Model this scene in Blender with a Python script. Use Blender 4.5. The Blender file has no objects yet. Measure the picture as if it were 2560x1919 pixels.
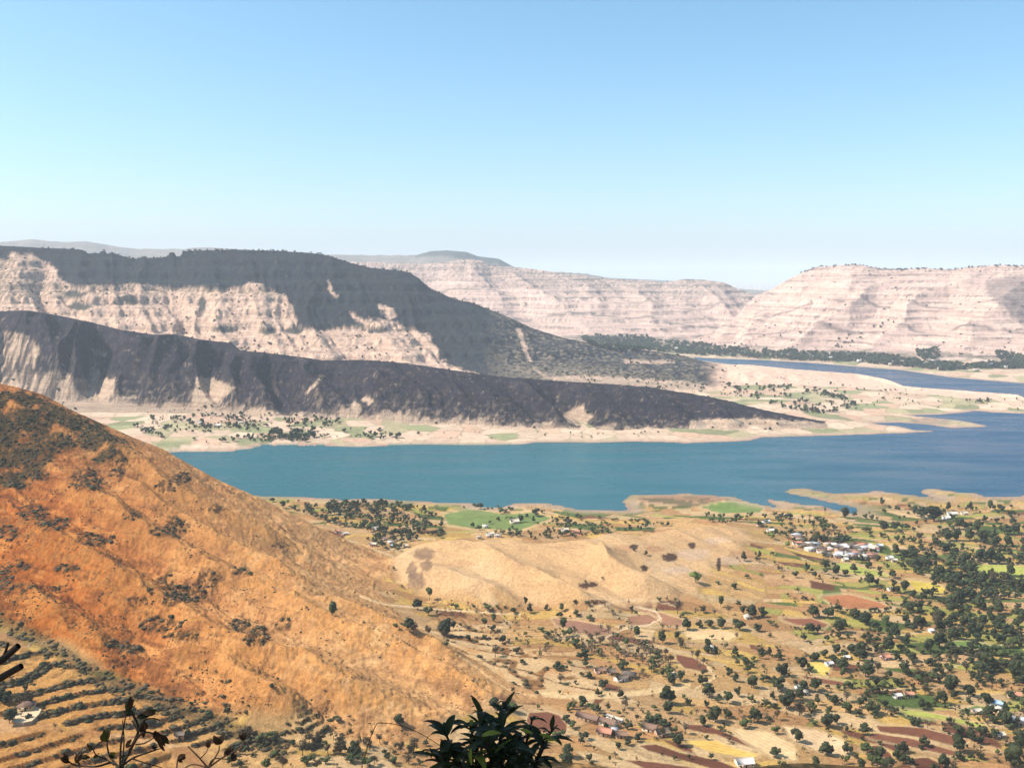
import bpy, bmesh, math, random, time
import numpy as np
from mathutils import Vector, Matrix, Quaternion, noise as mnoise
T0 = time.time()
random.seed(7)
RNG = np.random.default_rng(7)
SC = bpy.context.scene
COL = SC.collection

# ------------------------------------------------------------------ camera, sky, sun, exposure
EYE = 320.0                     # metres above the lake
FPX = 2400.0                    # focal length in photo pixels (photo 2560 x 1919)
PITCH = math.atan(269.5 / FPX)  # true horizon lies at photo row 690
CP, SP = math.cos(PITCH), math.sin(PITCH)
cam_d = bpy.data.cameras.new('camera')
cam = bpy.data.objects.new('camera', cam_d)
COL.objects.link(cam)
cam.location = (0, 0, EYE)
cam.rotation_euler = (math.pi / 2 - PITCH, 0, 0)
cam_d.sensor_width = 36.0
cam_d.lens = 36.0 * FPX / 2560.0
cam_d.clip_start = 0.05
cam_d.clip_end = 90000.0
SC.camera = cam

SUN_EL = math.radians(47)
SUN_AZ = math.radians(-93)      # measured from +Y (view direction) towards +X; negative = on the left
sun_dir = Vector((math.sin(SUN_AZ) * math.cos(SUN_EL), math.cos(SUN_AZ) * math.cos(SUN_EL), math.sin(SUN_EL)))
sd = bpy.data.lights.new('sun', 'SUN')
sd.energy = 4.9
sd.angle = math.radians(0.53)
sd.color = (1.0, 0.93, 0.82)
sun = bpy.data.objects.new('sun', sd)
COL.objects.link(sun)
sun.rotation_euler = sun_dir.to_track_quat('Z', 'Y').to_euler()

world = bpy.data.worlds.new('World')
SC.world = world
world.use_nodes = True
wn, wl = world.node_tree.nodes, world.node_tree.links
wn.clear()
w_out = wn.new('ShaderNodeOutputWorld')
w_bg = wn.new('ShaderNodeBackground')
w_sky = wn.new('ShaderNodeTexSky')
w_sky.sky_type = 'NISHITA'
w_sky.sun_disc = False
w_sky.sun_elevation = SUN_EL
w_sky.sun_rotation = SUN_AZ
w_sky.altitude = 1200
w_sky.air_density = 1.0
w_sky.dust_density = 3.5
w_sky.ozone_density = 3.0
w_hsv = wn.new('ShaderNodeHueSaturation')
w_hsv.inputs['Hue'].default_value = 0.482
w_hsv.inputs['Saturation'].default_value = 1.12
w_bg.inputs['Strength'].default_value = 0.146
wl.new(w_sky.outputs[0], w_hsv.inputs['Color'])
wl.new(w_hsv.outputs[0], w_bg.inputs['Color'])
wl.new(w_bg.outputs[0], w_out.inputs['Surface'])

SC.view_settings.view_transform = 'Standard'
SC.view_settings.look = 'None'
SC.view_settings.exposure = 0.55
SC.view_settings.gamma = 1.0
SC.view_settings.use_curve_mapping = False
SC.render.engine = 'CYCLES'
cy = SC.cycles
cy.use_denoising = True
cy.max_bounces = 5
cy.diffuse_bounces = 2
cy.glossy_bounces = 2
cy.transmission_bounces = 2
cy.volume_bounces = 2
cy.transparent_max_bounces = 6
cy.sample_clamp_indirect = 4.0
cy.volume_step_rate = 1.0
cy.use_adaptive_sampling = True
cy.adaptive_threshold = 0.015

# ------------------------------------------------------------------ photo pixel <-> world
def ray(px, py):
    u = (np.asarray(px, float) - 1280.0) / FPX
    v = (959.5 - np.asarray(py, float)) / FPX
    d = CP + v * SP
    return u / d, (v * CP - SP) / d          # X/Y and dz/dY

def at_z(px, py, z):
    k, m = ray(px, py)
    Y = (np.asarray(z, float) - EYE) / m
    return k * Y, Y

def project(X, Y, Z):
    dz = Z - EYE
    fwd = Y * CP - dz * SP
    upp = Y * SP + dz * CP
    fwd = np.maximum(fwd, 1e-3)
    return 1280.0 + FPX * X / fwd, 959.5 - FPX * upp / fwd

# ------------------------------------------------------------------ numpy noise
def _grad_table(seed):
    r = np.random.default_rng(seed)
    a = r.random((256, 256)) * 2 * np.pi
    return np.cos(a).astype(np.float32), np.sin(a).astype(np.float32)
_GT = {}
def perlin(x, y, seed=0):
    if seed not in _GT:
        _GT[seed] = _grad_table(seed + 100)
    gx, gy = _GT[seed]
    x = np.asarray(x, float); y = np.asarray(y, float)
    xi = np.floor(x); yi = np.floor(y)
    xf = (x - xi).astype(np.float32); yf = (y - yi).astype(np.float32)
    xi = xi.astype(np.int32); yi = yi.astype(np.int32)
    u = xf * xf * xf * (xf * (xf * 6 - 15) + 10); v = yf * yf * yf * (yf * (yf * 6 - 15) + 10)
    x0 = xi & 255; x1 = (xi + 1) & 255; y0 = yi & 255; y1 = (yi + 1) & 255
    n00 = gx[y0, x0] * xf + gy[y0, x0] * yf
    n10 = gx[y0, x1] * (xf - 1) + gy[y0, x1] * yf
    n01 = gx[y1, x0] * xf + gy[y1, x0] * (yf - 1)
    n11 = gx[y1, x1] * (xf - 1) + gy[y1, x1] * (yf - 1)
    a = n00 + u * (n10 - n00); b = n01 + u * (n11 - n01)
    return (a + v * (b - a)) * 1.5
def fbm(x, y, seed=0, octv=4, gain=0.5):
    s = 0; a = 1; n = 0
    for i in range(octv):
        s = s + a * perlin(x * 2 ** i, y * 2 ** i, seed + i)
        n += a; a *= gain
    return s / n
def ridged(x, y, seed=0, octv=3, gain=0.5):
    s = 0; a = 1; n = 0
    for i in range(octv):
        s = s + a * (1 - 2 * np.abs(perlin(x * 2 ** i, y * 2 ** i, seed + i)))
        n += a; a *= gain
    return s / n
def sstep(a, b, x):
    t = np.clip((x - a) / (b - a), 0, 1)
    return t * t * (3 - 2 * t)
def lerp(a, b, t):
    return a + (b - a) * t
def poly_sd(x, y, poly, margin=None):
    """signed distance to a polygon, positive inside"""
    P = np.asarray(poly, float)
    n = len(P)
    if x.size > 50000:      # far from the polygon only the sign matters
        mg = 60.0 + 0.1 * max(np.ptp(P[:, 0]), np.ptp(P[:, 1])) if margin is None else margin
        j = (x > P[:, 0].min() - mg) & (x < P[:, 0].max() + mg) & (y > P[:, 1].min() - mg) & (y < P[:, 1].max() + mg)
        out = np.full(x.shape, -mg)
        if j.any() and not j.all():
            out[j] = poly_sd(x[j], y[j], poly, margin)
            return out
        if not j.any(): return out
    x = x.astype(np.float32); y = y.astype(np.float32)
    d2 = np.full(x.shape, 1e18, np.float32); ins = np.zeros(x.shape, bool)
    for i in range(n):
        ax, ay = P[i]; bx, by = P[(i + 1) % n]
        ex, ey = bx - ax, by - ay
        L = ex * ex + ey * ey + 1e-12
        wx, wy = x - ax, y - ay
        t = np.clip((wx * ex + wy * ey) / L, 0, 1)
        dx, dy = wx - t * ex, wy - t * ey
        d2 = np.minimum(d2, dx * dx + dy * dy)
        c = (ay > y) != (by > y)
        if abs(by - ay) > 1e-12:
            ins ^= c & (x < ex * (y - ay) / (by - ay) + ax)
    d = np.sqrt(d2)
    return np.where(ins, d, -d)
def line_d(x, y, pts):
    """distance to a polyline and arc parameter 0..1 of the nearest point"""
    P = np.asarray(pts, float)
    seg = np.hypot(*(P[1:] - P[:-1]).T); cum = np.concatenate([[0], np.cumsum(seg)]); tot = cum[-1]
    best = np.full(x.shape, 1e18); par = np.zeros(x.shape)
    for i in range(len(P) - 1):
        ax, ay = P[i]; ex, ey = P[i + 1] - P[i]
        L = ex * ex + ey * ey + 1e-12
        t = np.clip(((x - ax) * ex + (y - ay) * ey) / L, 0, 1)
        d2 = (x - ax - t * ex) ** 2 + (y - ay - t * ey) ** 2
        m = d2 < best
        best = np.where(m, d2, best); par = np.where(m, (cum[i] + t * seg[i]) / tot, par)
    return np.sqrt(best), par
def voronoi(x, y, seed):
    """id of the nearest jittered cell, F1, F2-F1"""
    xi = np.floor(x).astype(np.int64); yi = np.floor(y).astype(np.int64)
    f1 = np.full(x.shape, 9.0); f2 = np.full(x.shape, 9.0); cid = np.zeros(x.shape, np.int64)
    r = np.random.default_rng(seed); jx = r.random((256, 256)); jy = r.random((256, 256))
    for dx in (-1, 0, 1):
        for dy in (-1, 0, 1):
            cx = xi + dx; cy_ = yi + dy
            a = cx & 255; b = cy_ & 255
            d = np.hypot(cx + 0.1 + 0.8 * jx[b, a] - x, cy_ + 0.1 + 0.8 * jy[b, a] - y)
            n = d < f1
            f2 = np.where(n, f1, np.minimum(f2, d))
            cid = np.where(n, b * 256 + a, cid)
            f1 = np.where(n, d, f1)
    return cid, f1, f2 - f1
# ------------------------------------------------------------------ the lake outline (photo pixels, taken on the water plane)
SHORE_NEAR = [(-700,1225),(300,1232),(643,1239),(831,1245),(850,1250),(907,1246),(998,1249),(1088,1254),(1179,1256),(1197,1265),(1251,1268),
 (1287,1257),(1370,1257),(1452,1274),(1572,1276),(1560,1258),(1553,1254),(1575,1238),(1640,1235),(1711,1233),(1838,1241),(1857,1250),(1900,1260),
 (1945,1268),(1925,1258),(1910,1250),(1925,1248),(1955,1251),(2002,1259),(2050,1263),(2100,1276),(2129,1283),(2142,1282),(2138,1268),(2081,1257),
 (2018,1243),(1958,1230),(1974,1220),(2012,1219),(2040,1225),(2081,1233),(2164,1231),(2189,1225),(2224,1230),(2293,1238),(2344,1247),(2312,1236),
 (2296,1225),(2328,1220),(2398,1230),(2439,1232),(2461,1241),(2550,1241),(2560,1236),(2900,1230),(3400,1225)]
SHORE_FAR = [(3400,1040),(2900,1036),(2560,1034),(2483,1031),(2441,1027),(2356,1036),(2272,1038),(2352,1046),(2411,1053),(2470,1064),(2462,1067),
 (2378,1069),(2318,1061),(2251,1056),(2183,1057),(2196,1061),(2250,1066),(2285,1075),(2335,1078),(2268,1082),(2166,1086),(2040,1089),(1900,1093),
 (1879,1101),(1841,1103),(1715,1107),(1660,1105),(1585,1103),(1500,1106),(1342,1105),(1300,1111),(1160,1113),(1080,1111),(985,1112),(900,1117),
 (810,1113),(700,1113),(655,1112),(640,1118),(580,1128),(450,1128),(380,1137),(200,1150),(-100,1165),(-700,1180)]
ARM_TOP = [(1735,893),(1787,896),(1900,900),(2023,907),(2124,915),(2251,925),(2377,943),(2470,951),(2560,958),(2900,985),(3400,1000)]
ARM_BOT = [(3400,1022),(2900,1012),(2560,997),(2504,987),(2306,974),(2259,969),(2221,955),(2145,939),(1981,927),(1871,915),(1787,906),(1735,898)]
def w_poly(pts, z=0.0):
    a = np.array(pts, float); X, Y = at_z(a[:, 0], a[:, 1], z)
    return np.stack([X, Y], 1)
LAKE = w_poly(SHORE_NEAR + SHORE_FAR)
ARM = w_poly(ARM_TOP + ARM_BOT)

# ------------------------------------------------------------------ near ground: a smooth surface through known heights
CTRL = [  # photo x, photo y, height
 (0,950,198),(110,978,185),(260,1056,143),(325,1084,137),(447,1141,113),(541,1194,90),(635,1235,73),(712,1271,58),(797,1316,40),(900,1359,24),(983,1397,9),
 (0,1200,120),(0,1300,103),(0,1400,90),(0,1560,76),(150,1620,70),(150,1120,140),(300,1300,97),(300,1500,74),(300,1690,65),(440,1745,60),(450,1300,87),(450,1500,67),(600,1400,66),(600,1600,58),(600,1720,55),(560,1800,53),
 (750,1450,52),(750,1600,54),(750,1750,51),(900,1450,24),(900,1520,42),(900,1600,49),(900,1750,47),(1000,1560,25),(1020,1640,39),(1000,1860,38),(1100,1650,33),(1100,1750,37),(1190,1766,34),(1300,1745,31),
 (1020,1374,20),(1088,1351,36),(1160,1347,38),(1287,1348,38),(1400,1353,37),(1477,1345,38),(1553,1331,38),(1600,1337,33),(1680,1321,33),(1775,1312,30),(1860,1325,20),
 (1088,1440,23),(1250,1440,28),(1450,1430,30),(1600,1420,27),(1750,1390,23),(1700,1480,19),(1900,1420,17),(1060,1480,14),(1250,1510,16),(1450,1530,17),(1600,1530,17),(1850,1500,15),(1080,1540,20),
 (700,1285,4),(900,1310,5),(1100,1320,6),(1300,1310,5),(1500,1300,5),(1700,1288,4),(1900,1300,6),(2100,1300,5),(2560,1290,4),
 (2100,1400,9),(2560,1400,7),(2200,1550,15),(2560,1600,14),(1400,1600,22),(1700,1650,22),(2000,1750,22),(2560,1900,23),(2200,1900,25),(1800,1900,29),(1400,1650,25),(1400,1800,32),(1300,1900,37),
 (0,1760,65),(0,1880,58),(150,1830,59),(0,1960,53),(300,1880,53),(300,1940,50),(450,1880,50),(600,1860,48),(600,1919,46),(800,1919,48),(1000,1919,41),
 (-700,1900,66),(3300,1300,5),(3300,1600,15),(3300,1900,25)]
def curve_z(pts):
    a = np.array(pts, float); k, m = ray(a[:, 0], a[:, 1])
    return k, m, (a[:, 2] - EYE) / m, a[:, 2]
def crest_clamp(X, Y, z, soft=1.0):
    k = X / Y
    for (kc, mc, Yc, zc), on in ((CREST_L, k <= CREST_L[0][-1]), (CREST_R, (k > CREST_L[0][-1]) & (k < CREST_R[0][-1]))):
        m = np.interp(k, kc, mc); yc = np.interp(k, kc, Yc); c_ = np.interp(k, kc, zc)
        los = EYE + m * Y
        wob = soft * (0.9 * fbm(X / 9, Y / 9, 31, 3, .6) - .6)
        lim = np.where(Y < yc, los + wob * sstep(-80, -5, Y - yc), np.maximum(c_ - 0.42 * (Y - yc), 6.0 + 0 * Y) + wob)
        lim = np.where(Y < yc - 120, 1e4, lim)
        z = np.where(on, np.minimum(z, lim), z)
    return z
c = np.array(CTRL, float)
cX, cY = at_z(c[:, 0], c[:, 1], c[:, 2])
cz = c[:, 2]
CREST_L = curve_z([(-900,930,204),(-400,935,202),(0,950,198),(110,978,185),(171,1015,168),(260,1056,143.5),(325,1084,137),(407,1117,124),(447,1141,113),(541,1194,90),(635,1235,73),(712,1271,58),(797,1316,40),(875,1353,26),(900,1359,24),(962,1384,14),(983,1397,9)])
CREST_R = curve_z([(983,1397,9),(1016,1374,20),(1045,1359,29),(1088,1350,36),(1160,1346,38),(1186,1352,37),(1233,1345,38),(1287,1346,38),(1309,1354,37),(1347,1357,37),(1400,1352,37),(1427,1349,38),(1477,1344,38),(1521,1331,38),(1553,1330,38),(1600,1336,35),(1680,1320,33),(1775,1311,30),(1812,1310,26)])
extra = np.array([(-480,600,75),(-560,820,108),(-750,700,92),(-800,950,150),(-420,450,60),(-700,500,70),(-760,1140,200),(0,1180,8),(-300,1350,20),(-700,1450,20),
  (-260,330,60),(0,330,42),(300,330,32),(-600,330,100),(0,420,42),(200,420,34),(600,330,30)], float)
cX = np.concatenate([cX, extra[:, 0]]); cY = np.concatenate([cY, extra[:, 1]]); cz = np.concatenate([cz, extra[:, 2]])
# inverse-distance scaled coordinates keep the fit balanced between near and far
def _wc(X, Y): return X / 100.0, Y / 100.0
ax_, ay_ = _wc(cX, cY)
def _phi(d2): return 0.5 * d2 * np.log(d2 + 1e-9)
n = len(cz)
A = np.zeros((n + 3, n + 3))
A[:n, :n] = _phi((ax_[:, None] - ax_[None]) ** 2 + (ay_[:, None] - ay_[None]) ** 2) + np.eye(n) * 0.01
A[:n, n] = 1; A[:n, n + 1] = ax_; A[:n, n + 2] = ay_
A[n:, :n] = A[:n, n:].T
W = np.linalg.solve(A, np.concatenate([cz, [0, 0, 0]]))
def rbf(X, Y):
    x, y = _wc(X, Y)
    shp = x.shape; x = x.ravel(); y = y.ravel(); out = np.empty(len(x))
    for s in range(0, len(x), 40000):
        xx = x[s:s + 40000, None]; yy = y[s:s + 40000, None]
        d2 = (xx - ax_) ** 2 + (yy - ay_) ** 2
        out[s:s + 40000] = _phi(d2) @ W[:n] + W[n] + W[n + 1] * xx[:, 0] + W[n + 2] * yy[:, 0]
    return out.reshape(shp)

def march_base(px, py, lift):
    k, m = ray(px, py)
    Y = np.linspace(1080, 420, 331)
    z = rbf(k * Y, Y) + lift
    r = EYE + m * Y
    below = np.nonzero(r <= z)[0]
    # nearest crossing to the viewer: go from near to far
    Yn = Y[::-1]; zn = z[::-1]; rn = r[::-1]
    hit = np.nonzero(rn <= zn)[0]
    if len(hit) == 0:
        i = int(np.argmin(rn - zn))
    else:
        i = hit[0]
    return k * Yn[i], Yn[i]

SPURS = [  # crest lines of the spurs on the near hillside: lift, half width, photo points
 (9, 34, [(150,1165),(228,1231),(325,1288),(366,1320),(460,1369),(529,1410),(651,1454),(780,1500),(880,1540)]),
 (8, 30, [(230,1060),(264,1084),(333,1141),(447,1227),(541,1275),(640,1310),(760,1360),(850,1400)]),
 (7, 26, [(285,1161),(366,1227),(460,1296),(541,1340),(651,1389),(773,1450),(860,1470)]),
 (10, 36, [(0,1260),(60,1290),(122,1316),(252,1410),(346,1454),(366,1475),(431,1518),(521,1563),(622,1607),(745,1636),(814,1664),(895,1696),(1022,1734),(1148,1753),(1200,1766)]),
 (8, 30, [(430,1590),(460,1615),(610,1681),(671,1721),(732,1754),(765,1782)]),
 (8, 30, [(600,1421),(700,1475),(800,1530),(895,1570),(1002,1608),(1085,1655),(1180,1687),(1259,1728),(1306,1740)]),
 (6, 24, [(760,1470),(907,1525),(1000,1565),(1080,1600),(1170,1650)]),
 (6, 30, [(0,1440),(100,1500),(200,1560),(300,1640)]),
 (8, 26, [(1186,1352),(1240,1385),(1300,1415),(1400,1460),(1450,1480),(1540,1515)]),
 (7, 28, [(1480,1345),(1530,1400),(1600,1440),(1700,1470)]),
 (6, 26, [(1030,1400),(1100,1430),(1200,1460),(1310,1490)]),
]
SP = SP  # (camera sine, kept)
SPUR_W = []
for lift, w, pts in SPURS:
    lift = lift * 2.0
    q = [march_base(a, b, lift * 0.85) for a, b in pts]
    SPUR_W.append((lift, w, np.array(q)))

HILL6 = [(-900,930),(0,950),(110,978),(260,1056),(447,1141),(635,1235),(797,1316),(900,1359),(983,1399),(975,1430),(940,1465),(960,1500),(1010,1550),(1090,1600),(1190,1655),
 (1260,1705),(1340,1738),(1250,1755),(1195,1775),(1150,1800),(1000,1862),(900,1852),(770,1800),(700,1810),(600,1795),(440,1745),(300,1695),(150,1615),(0,1555),(-900,1500)]
HILL7 = [(983,1399),(1016,1374),(1045,1359),(1088,1350),(1160,1346),(1287,1346),(1400,1352),(1477,1344),(1553,1330),(1600,1336),(1680,1320),(1775,1311),(1850,1318),(1880,1345),
 (1830,1390),(1760,1440),(1740,1490),(1640,1505),(1500,1530),(1440,1520),(1340,1515),(1200,1500),(1090,1490),(1020,1470),(990,1430)]

def cliff(Y):
    return np.where(Y < 3.2, 318.3, 318.3 - 0.92 * (Y - 3.2)) + 0.12 * (Y < 3.2) * 0

def near_height(X, Y):
    """ground from the viewpoint to beyond the near shore; also returns masks"""
    z0 = rbf(X, Y)
    px, py = project(X, Y, z0)
    h6 = sstep(-14, 10, poly_sd(px, py, HILL6)) * (Y < 1250)
    h7 = sstep(-14, 12, poly_sd(px, py, HILL7)) * (Y < 1130)
    # spurs
    wx = X + 7 * fbm(X / 45, Y / 45, 11, 3); wy = Y + 7 * fbm(X / 45, Y / 45, 15, 3)
    sp = np.zeros_like(X)
    for i, (lift, w, q) in enumerate(SPUR_W):
        d, t = line_d(wx, wy, q)
        taper = np.minimum(1, 5 * t + 0.15) * np.minimum(1, 4 * (1 - t) + 0.1)
        f = np.clip(1 - d / w, 0, 1)
        sp = np.maximum(sp, lift * taper * f ** 1.25)
    z = z0 + sp
    # gullies and rills running down the hillside, then clumpy relief
    al = (X * 0.75 - Y * 0.66); ac = (X * 0.66 + Y * 0.75)
    rill = ridged((ac + 9 * fbm(X / 60, Y / 60, 3, 2)) / 26, al / 120, 21, 3)
    rough = fbm(X / 9, Y / 9, 31, 4, 0.6)
    clump = fbm(X / 3.2, Y / 4.5, 41, 2, 0.7)
    rockz = sstep(0.05, 0.45, fbm(X / 70, Y / 70, 51, 3))
    left = sstep(1150, 500, px)
    z = z + h6 * (4.2 * rill * (0.45 + 0.55 * left) + rough * (1.5 + 2.4 * rockz * left) + clump * (0.35 + 0.5 * left))
    z = z + h7 * (3.4 * ridged(ac / 34, al / 110, 24, 2) + 0.35 * rough + 0.12 * clump)
    # little cattle-track steps along the contour
    st = 1.9
    q = (z + 0.8 * fbm(X / 22, Y / 22, 61, 2)) / st
    fr = q - np.floor(q)
    z = z + (h6 * 0.8) * st * (sstep(0.25, 0.8, fr) - fr) * 0.9
    # terraced fields
    TER = sstep(-8, 8, np.maximum.reduce([poly_sd(px, py, p) for p in TERRACES])) * (1 - h6 * 0.4)
    tz = z + 1.6 * fbm(X / 70, Y / 70, 71, 2)
    q = tz / 2.3; fr = q - np.floor(q)
    stepf = sstep(0.72, 0.98, fr)
    z = z + TER * 2.3 * (stepf - fr) * 0.92
    riser = TER * sstep(0.70, 0.8, fr) * sstep(1.0, 0.93, fr)
    TR2 = sstep(-10, 10, np.maximum.reduce([poly_sd(px, py, p) for p in TERRACES2])) * (1 - .6 * h6) * (1 - .6 * h7)
    q = (z + .45 * fbm(X / 26, Y / 26, 73, 3)) / .75; fr = q - np.floor(q)
    z = z + TR2 * .75 * (sstep(0.72, 0.98, fr) - fr) * 1.3
    riser = np.maximum(riser, TR2 * sstep(0.66, 0.78, fr) * sstep(1.0, 0.92, fr))
    flat = (1 - h6) * (1 - h7)
    z = z + flat * (0.8 * fbm(X / 60, Y / 60, 81, 3) + 0.10 * rough) * sstep(0, 6, z0)
    z = crest_clamp(X, Y, z)
    return z, z0, px, py, h6, h7, sp, riser, TER, rockz

TERRACES = [
 [(0,1600),(130,1640),(300,1720),(440,1775),(580,1820),(700,1850),(640,1880),(470,1862),(330,1840),(200,1815),(110,1800),(0,1790)],
 [(0,1830),(150,1830),(330,1850),(420,1870),(440,1919),(430,2100),(-300,2100),(-300,1800)],
 [(430,1760),(520,1735),(570,1735),(600,1780),(640,1800),(560,1815)],
 [(760,1790),(830,1790),(930,1850),(900,1880),(760,1870),(690,1850)],
 [(1100,1560),(1180,1560),(1260,1600),(1400,1660),(1500,1700),(1500,1730),(1340,1735),(1260,1705),(1190,1655),(1120,1610)],
]

TERRACES2 = [
 [(1080,1530),(1180,1520),(1300,1545),(1380,1600),(1480,1660),(1540,1700),(1520,1735),(1350,1738),(1260,1705),(1190,1655),(1110,1600)],
 [(1000,1490),(1100,1500),(1200,1515),(1330,1530),(1330,1560),(1180,1550),(1040,1530)],
 [(2050,1560),(2160,1570),(2260,1600),(2200,1640),(2080,1610)],
]

# ------------------------------------------------------------------ far landforms, each from the depth at which it stands
def curve(pts):
    """photo x, photo y, distance Y -> arrays over the slope k = X/Y"""
    a = np.array(pts, float)
    k, m = ray(a[:, 0], a[:, 1])
    z = EYE + m * a[:, 2]
    o = np.argsort(k)
    return k[o], a[:, 2][o], z[o]
def cfoot(pts):
    a = np.array(pts, float)      # photo x, distance Y, height
    k, _ = ray(a[:, 0], np.full(len(a), 900.0))
    return k, a[:, 1], a[:, 2]
RIDGES = {}
def ridge(name, crest, foot, shape, gul, gl, back, strata=None, crest_rough=0.0, seed=0, slant=0.35, edge=None):
    RIDGES[name] = dict(c=curve(crest), f=cfoot(foot), shape=shape, gul=gul, gl=gl, back=back, strata=strata, cr=crest_rough, seed=seed, slant=slant, edge=edge)

ridge('burnt_ridge',
 [(-900,700,3000),(-300,760,2800),(0,777,2700),(69,776,2680),(139,787,2660),(231,806,2620),(300,824,2590),(382,836,2560),(440,835,2550),(497,848,2520),(578,856,2480),(602,876,2460),(694,885,2430),(810,900,2400),(914,899,2370),(1018,908,2340),
  (1157,929,2290),(1273,943,2260),(1388,951,2230),(1492,958,2210),(1619,966,2190),(1712,981,2170),(1805,997,2140),(1898,1022,2110),(1990,1040,2080),(2060,1052,2060),(2140,1075,2040),(2300,1085,2040)],
 [(-900,2500,40),(-100,2380,40),(0,2350,36),(180,2270,22),(480,2190,16),(700,2090,14),(1000,2030,11),(1180,1985,9),(1380,1960,7),(1560,1950,6),(1800,1960,5),(2050,1975,4),(2300,1990,0)],
 1.12, 0.62, 150, 0.75, strata=(16, 0.2), crest_rough=2.0, seed=3, slant=0.35)
RIDGES['burnt_ridge']['w'] = (.22, .07); RIDGES['burnt_ridge']['rel'] = .75; RIDGES['burnt_ridge']['gl'] = 135
ridge('plateau_mountain',
 [(-900,590,3900),(-300,612,3700),(0,614,3600),(100,619,3600),(180,622,3600),(208,625,3590),(220,633,3580),(247,634,3580),(252,627,3580),(262,627,3580),(268,634,3570),(275,634,3570),(280,628,3570),(286,634,3570),(310,641,3560),(335,647,3560),(360,642,3560),
  (375,646,3560),(405,643,3560),(420,640,3560),(424,630,3560),(436,630,3560),(439,640,3550),(452,640,3550),(458,627,3550),(500,626,3550),(580,624,3550),(700,627,3550),(799,634,3550),(830,642,3540),(880,658,3530),(926,669,3520),(985,675,3510),(1018,679,3500),(1045,694,3490),
  (1076,721,3470),(1110,737,3450),(1146,750,3430),(1180,756,3420),(1215,770,3400),(1273,793,3360),(1331,820,3340),(1411,845,3300),(1504,862,3280),(1620,876,3250),(1712,889,3200),(1760,903,3050),(1805,911,2980),(1871,911,2960),(1981,922,2900),(2060,928,2880),(2145,934,2870),(2200,944,2800),
  (2221,949,2740),(2259,964,2650),(2306,969,2600),(2400,975,2560),(2504,983,2500),(2545,986,2450),(2575,1000,2420),(2700,1020,2400),(3400,1035,2380)],
 [(-900,3000,60),(0,2950,55),(600,2850,45),(1000,2800,34),(1200,2790,28),(1388,2780,24),(1560,2700,18),(1700,2650,15),(1900,2600,12),(2100,2520,9),(2250,2420,6),(2400,2380,4),(2600,2370,2),(3400,2300,0)],
 1.25, 0.26, 230, 0.55, strata=(42, 0.55), crest_rough=1.2, seed=13, slant=0.5)
ridge('right_mountain',
 [(1690,872,4250),(1715,856,4350),(1787,827,4600),(1846,785,4750),(1888,738,4850),(1930,723,4850),(1964,702,4850),(2006,681,4800),(2040,667,4800),(2082,664,4750),(2128,661,4700),(2158,663,4700),(2200,671,4680),(2251,673,4650),(2318,671,4600),(2377,674,4550),(2420,668,4500),(2487,662,4450),(2560,664,4400),(2900,650,4300),(3400,640,4200)],
 [(1690,4150,10),(1800,4050,14),(1900,3950,16),(2124,3750,18),(2318,3560,18),(2560,3450,18),(3400,3300,18)],
 1.30, 0.34, 300, 0.5, strata=(30, 0.5), crest_rough=3.0, seed=23, slant=-0.9, edge=1690)
RIDGES['right_mountain']['rel'] = .15; RIDGES['right_mountain']['w'] = (.16, .06); RIDGES['right_mountain']['fine'] = .4
ridge('pale_mountain',
 [(-900,640,6500),(600,650,6500),(816,652,6400),(920,655,6300),(1060,658,6200),(1101,656,6100),(1130,652,6050),(1178,647,6000),(1205,652,6000),(1227,664,6000),(1321,670,5950),(1402,682,5900),(1512,696,5900),(1614,700,5850),(1660,706,5800),(1715,697,5750),(1757,699,5750),(1812,706,5700),(1846,723,5700),(1884,735,5650),(1950,760,5600),(2050,800,5500),(2200,850,5400)],
 [(-900,5000,30),(800,4900,30),(1200,4750,26),(1450,4600,22),(1700,4500,20),(1900,4700,20),(2200,4900,20)],
 1.35, 0.42, 380, 0.5, strata=(34, 0.55), crest_rough=3.0, seed=33, slant=0.2)
RIDGES['pale_mountain']['rel'] = .22; RIDGES['pale_mountain']['w'] = (.2, .07); RIDGES['pale_mountain']['fine'] = .5
ridge('distant_plateau',
 [(-900,590,9500),(0,605,9500),(30,602,9500),(80,597,9500),(120,602,9500),(170,604,9500),(210,602,9500),(230,605,9500),(300,616,9500),(350,621,9500),(460,622,9400),(480,618,9400),(520,617,9400),(570,620,9400),(816,636,9200),(900,637,9200),(1040,637,9000),(1077,627,9000),(1117,625,9000),(1166,629,9000),(1195,640,9000),(1247,646,9000),(1280,664,9000),(1320,680,9000),(1402,679,9000),(1470,684,9200),(1530,696,9300),(1700,715,9500),(1850,722,9500),(1930,727,9500),(2100,720,9500),(3400,700,9500)],
 [(-900,8200,200),(1200,7800,150),(1900,8300,60),(3400,8300,60)],
 1.3, 0.25, 700, 0.3, strata=(90, 0.5), crest_rough=4.0, seed=43, slant=0.2)
ridge('farthest_hills',
 [(-900,660,14200),(300,650,14200),(1300,676,14000),(1450,688,14000),(1700,700,14000),(1850,722,14000),(1890,726,14000),(1960,724,14000),(2200,700,14000),(3400,690,14000)],
 [(-900,12500,60),(3400,12500,60)],
 1.2, 0.2, 900, 0.3, strata=None, crest_rough=6.0, seed=53, slant=0.1)

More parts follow.
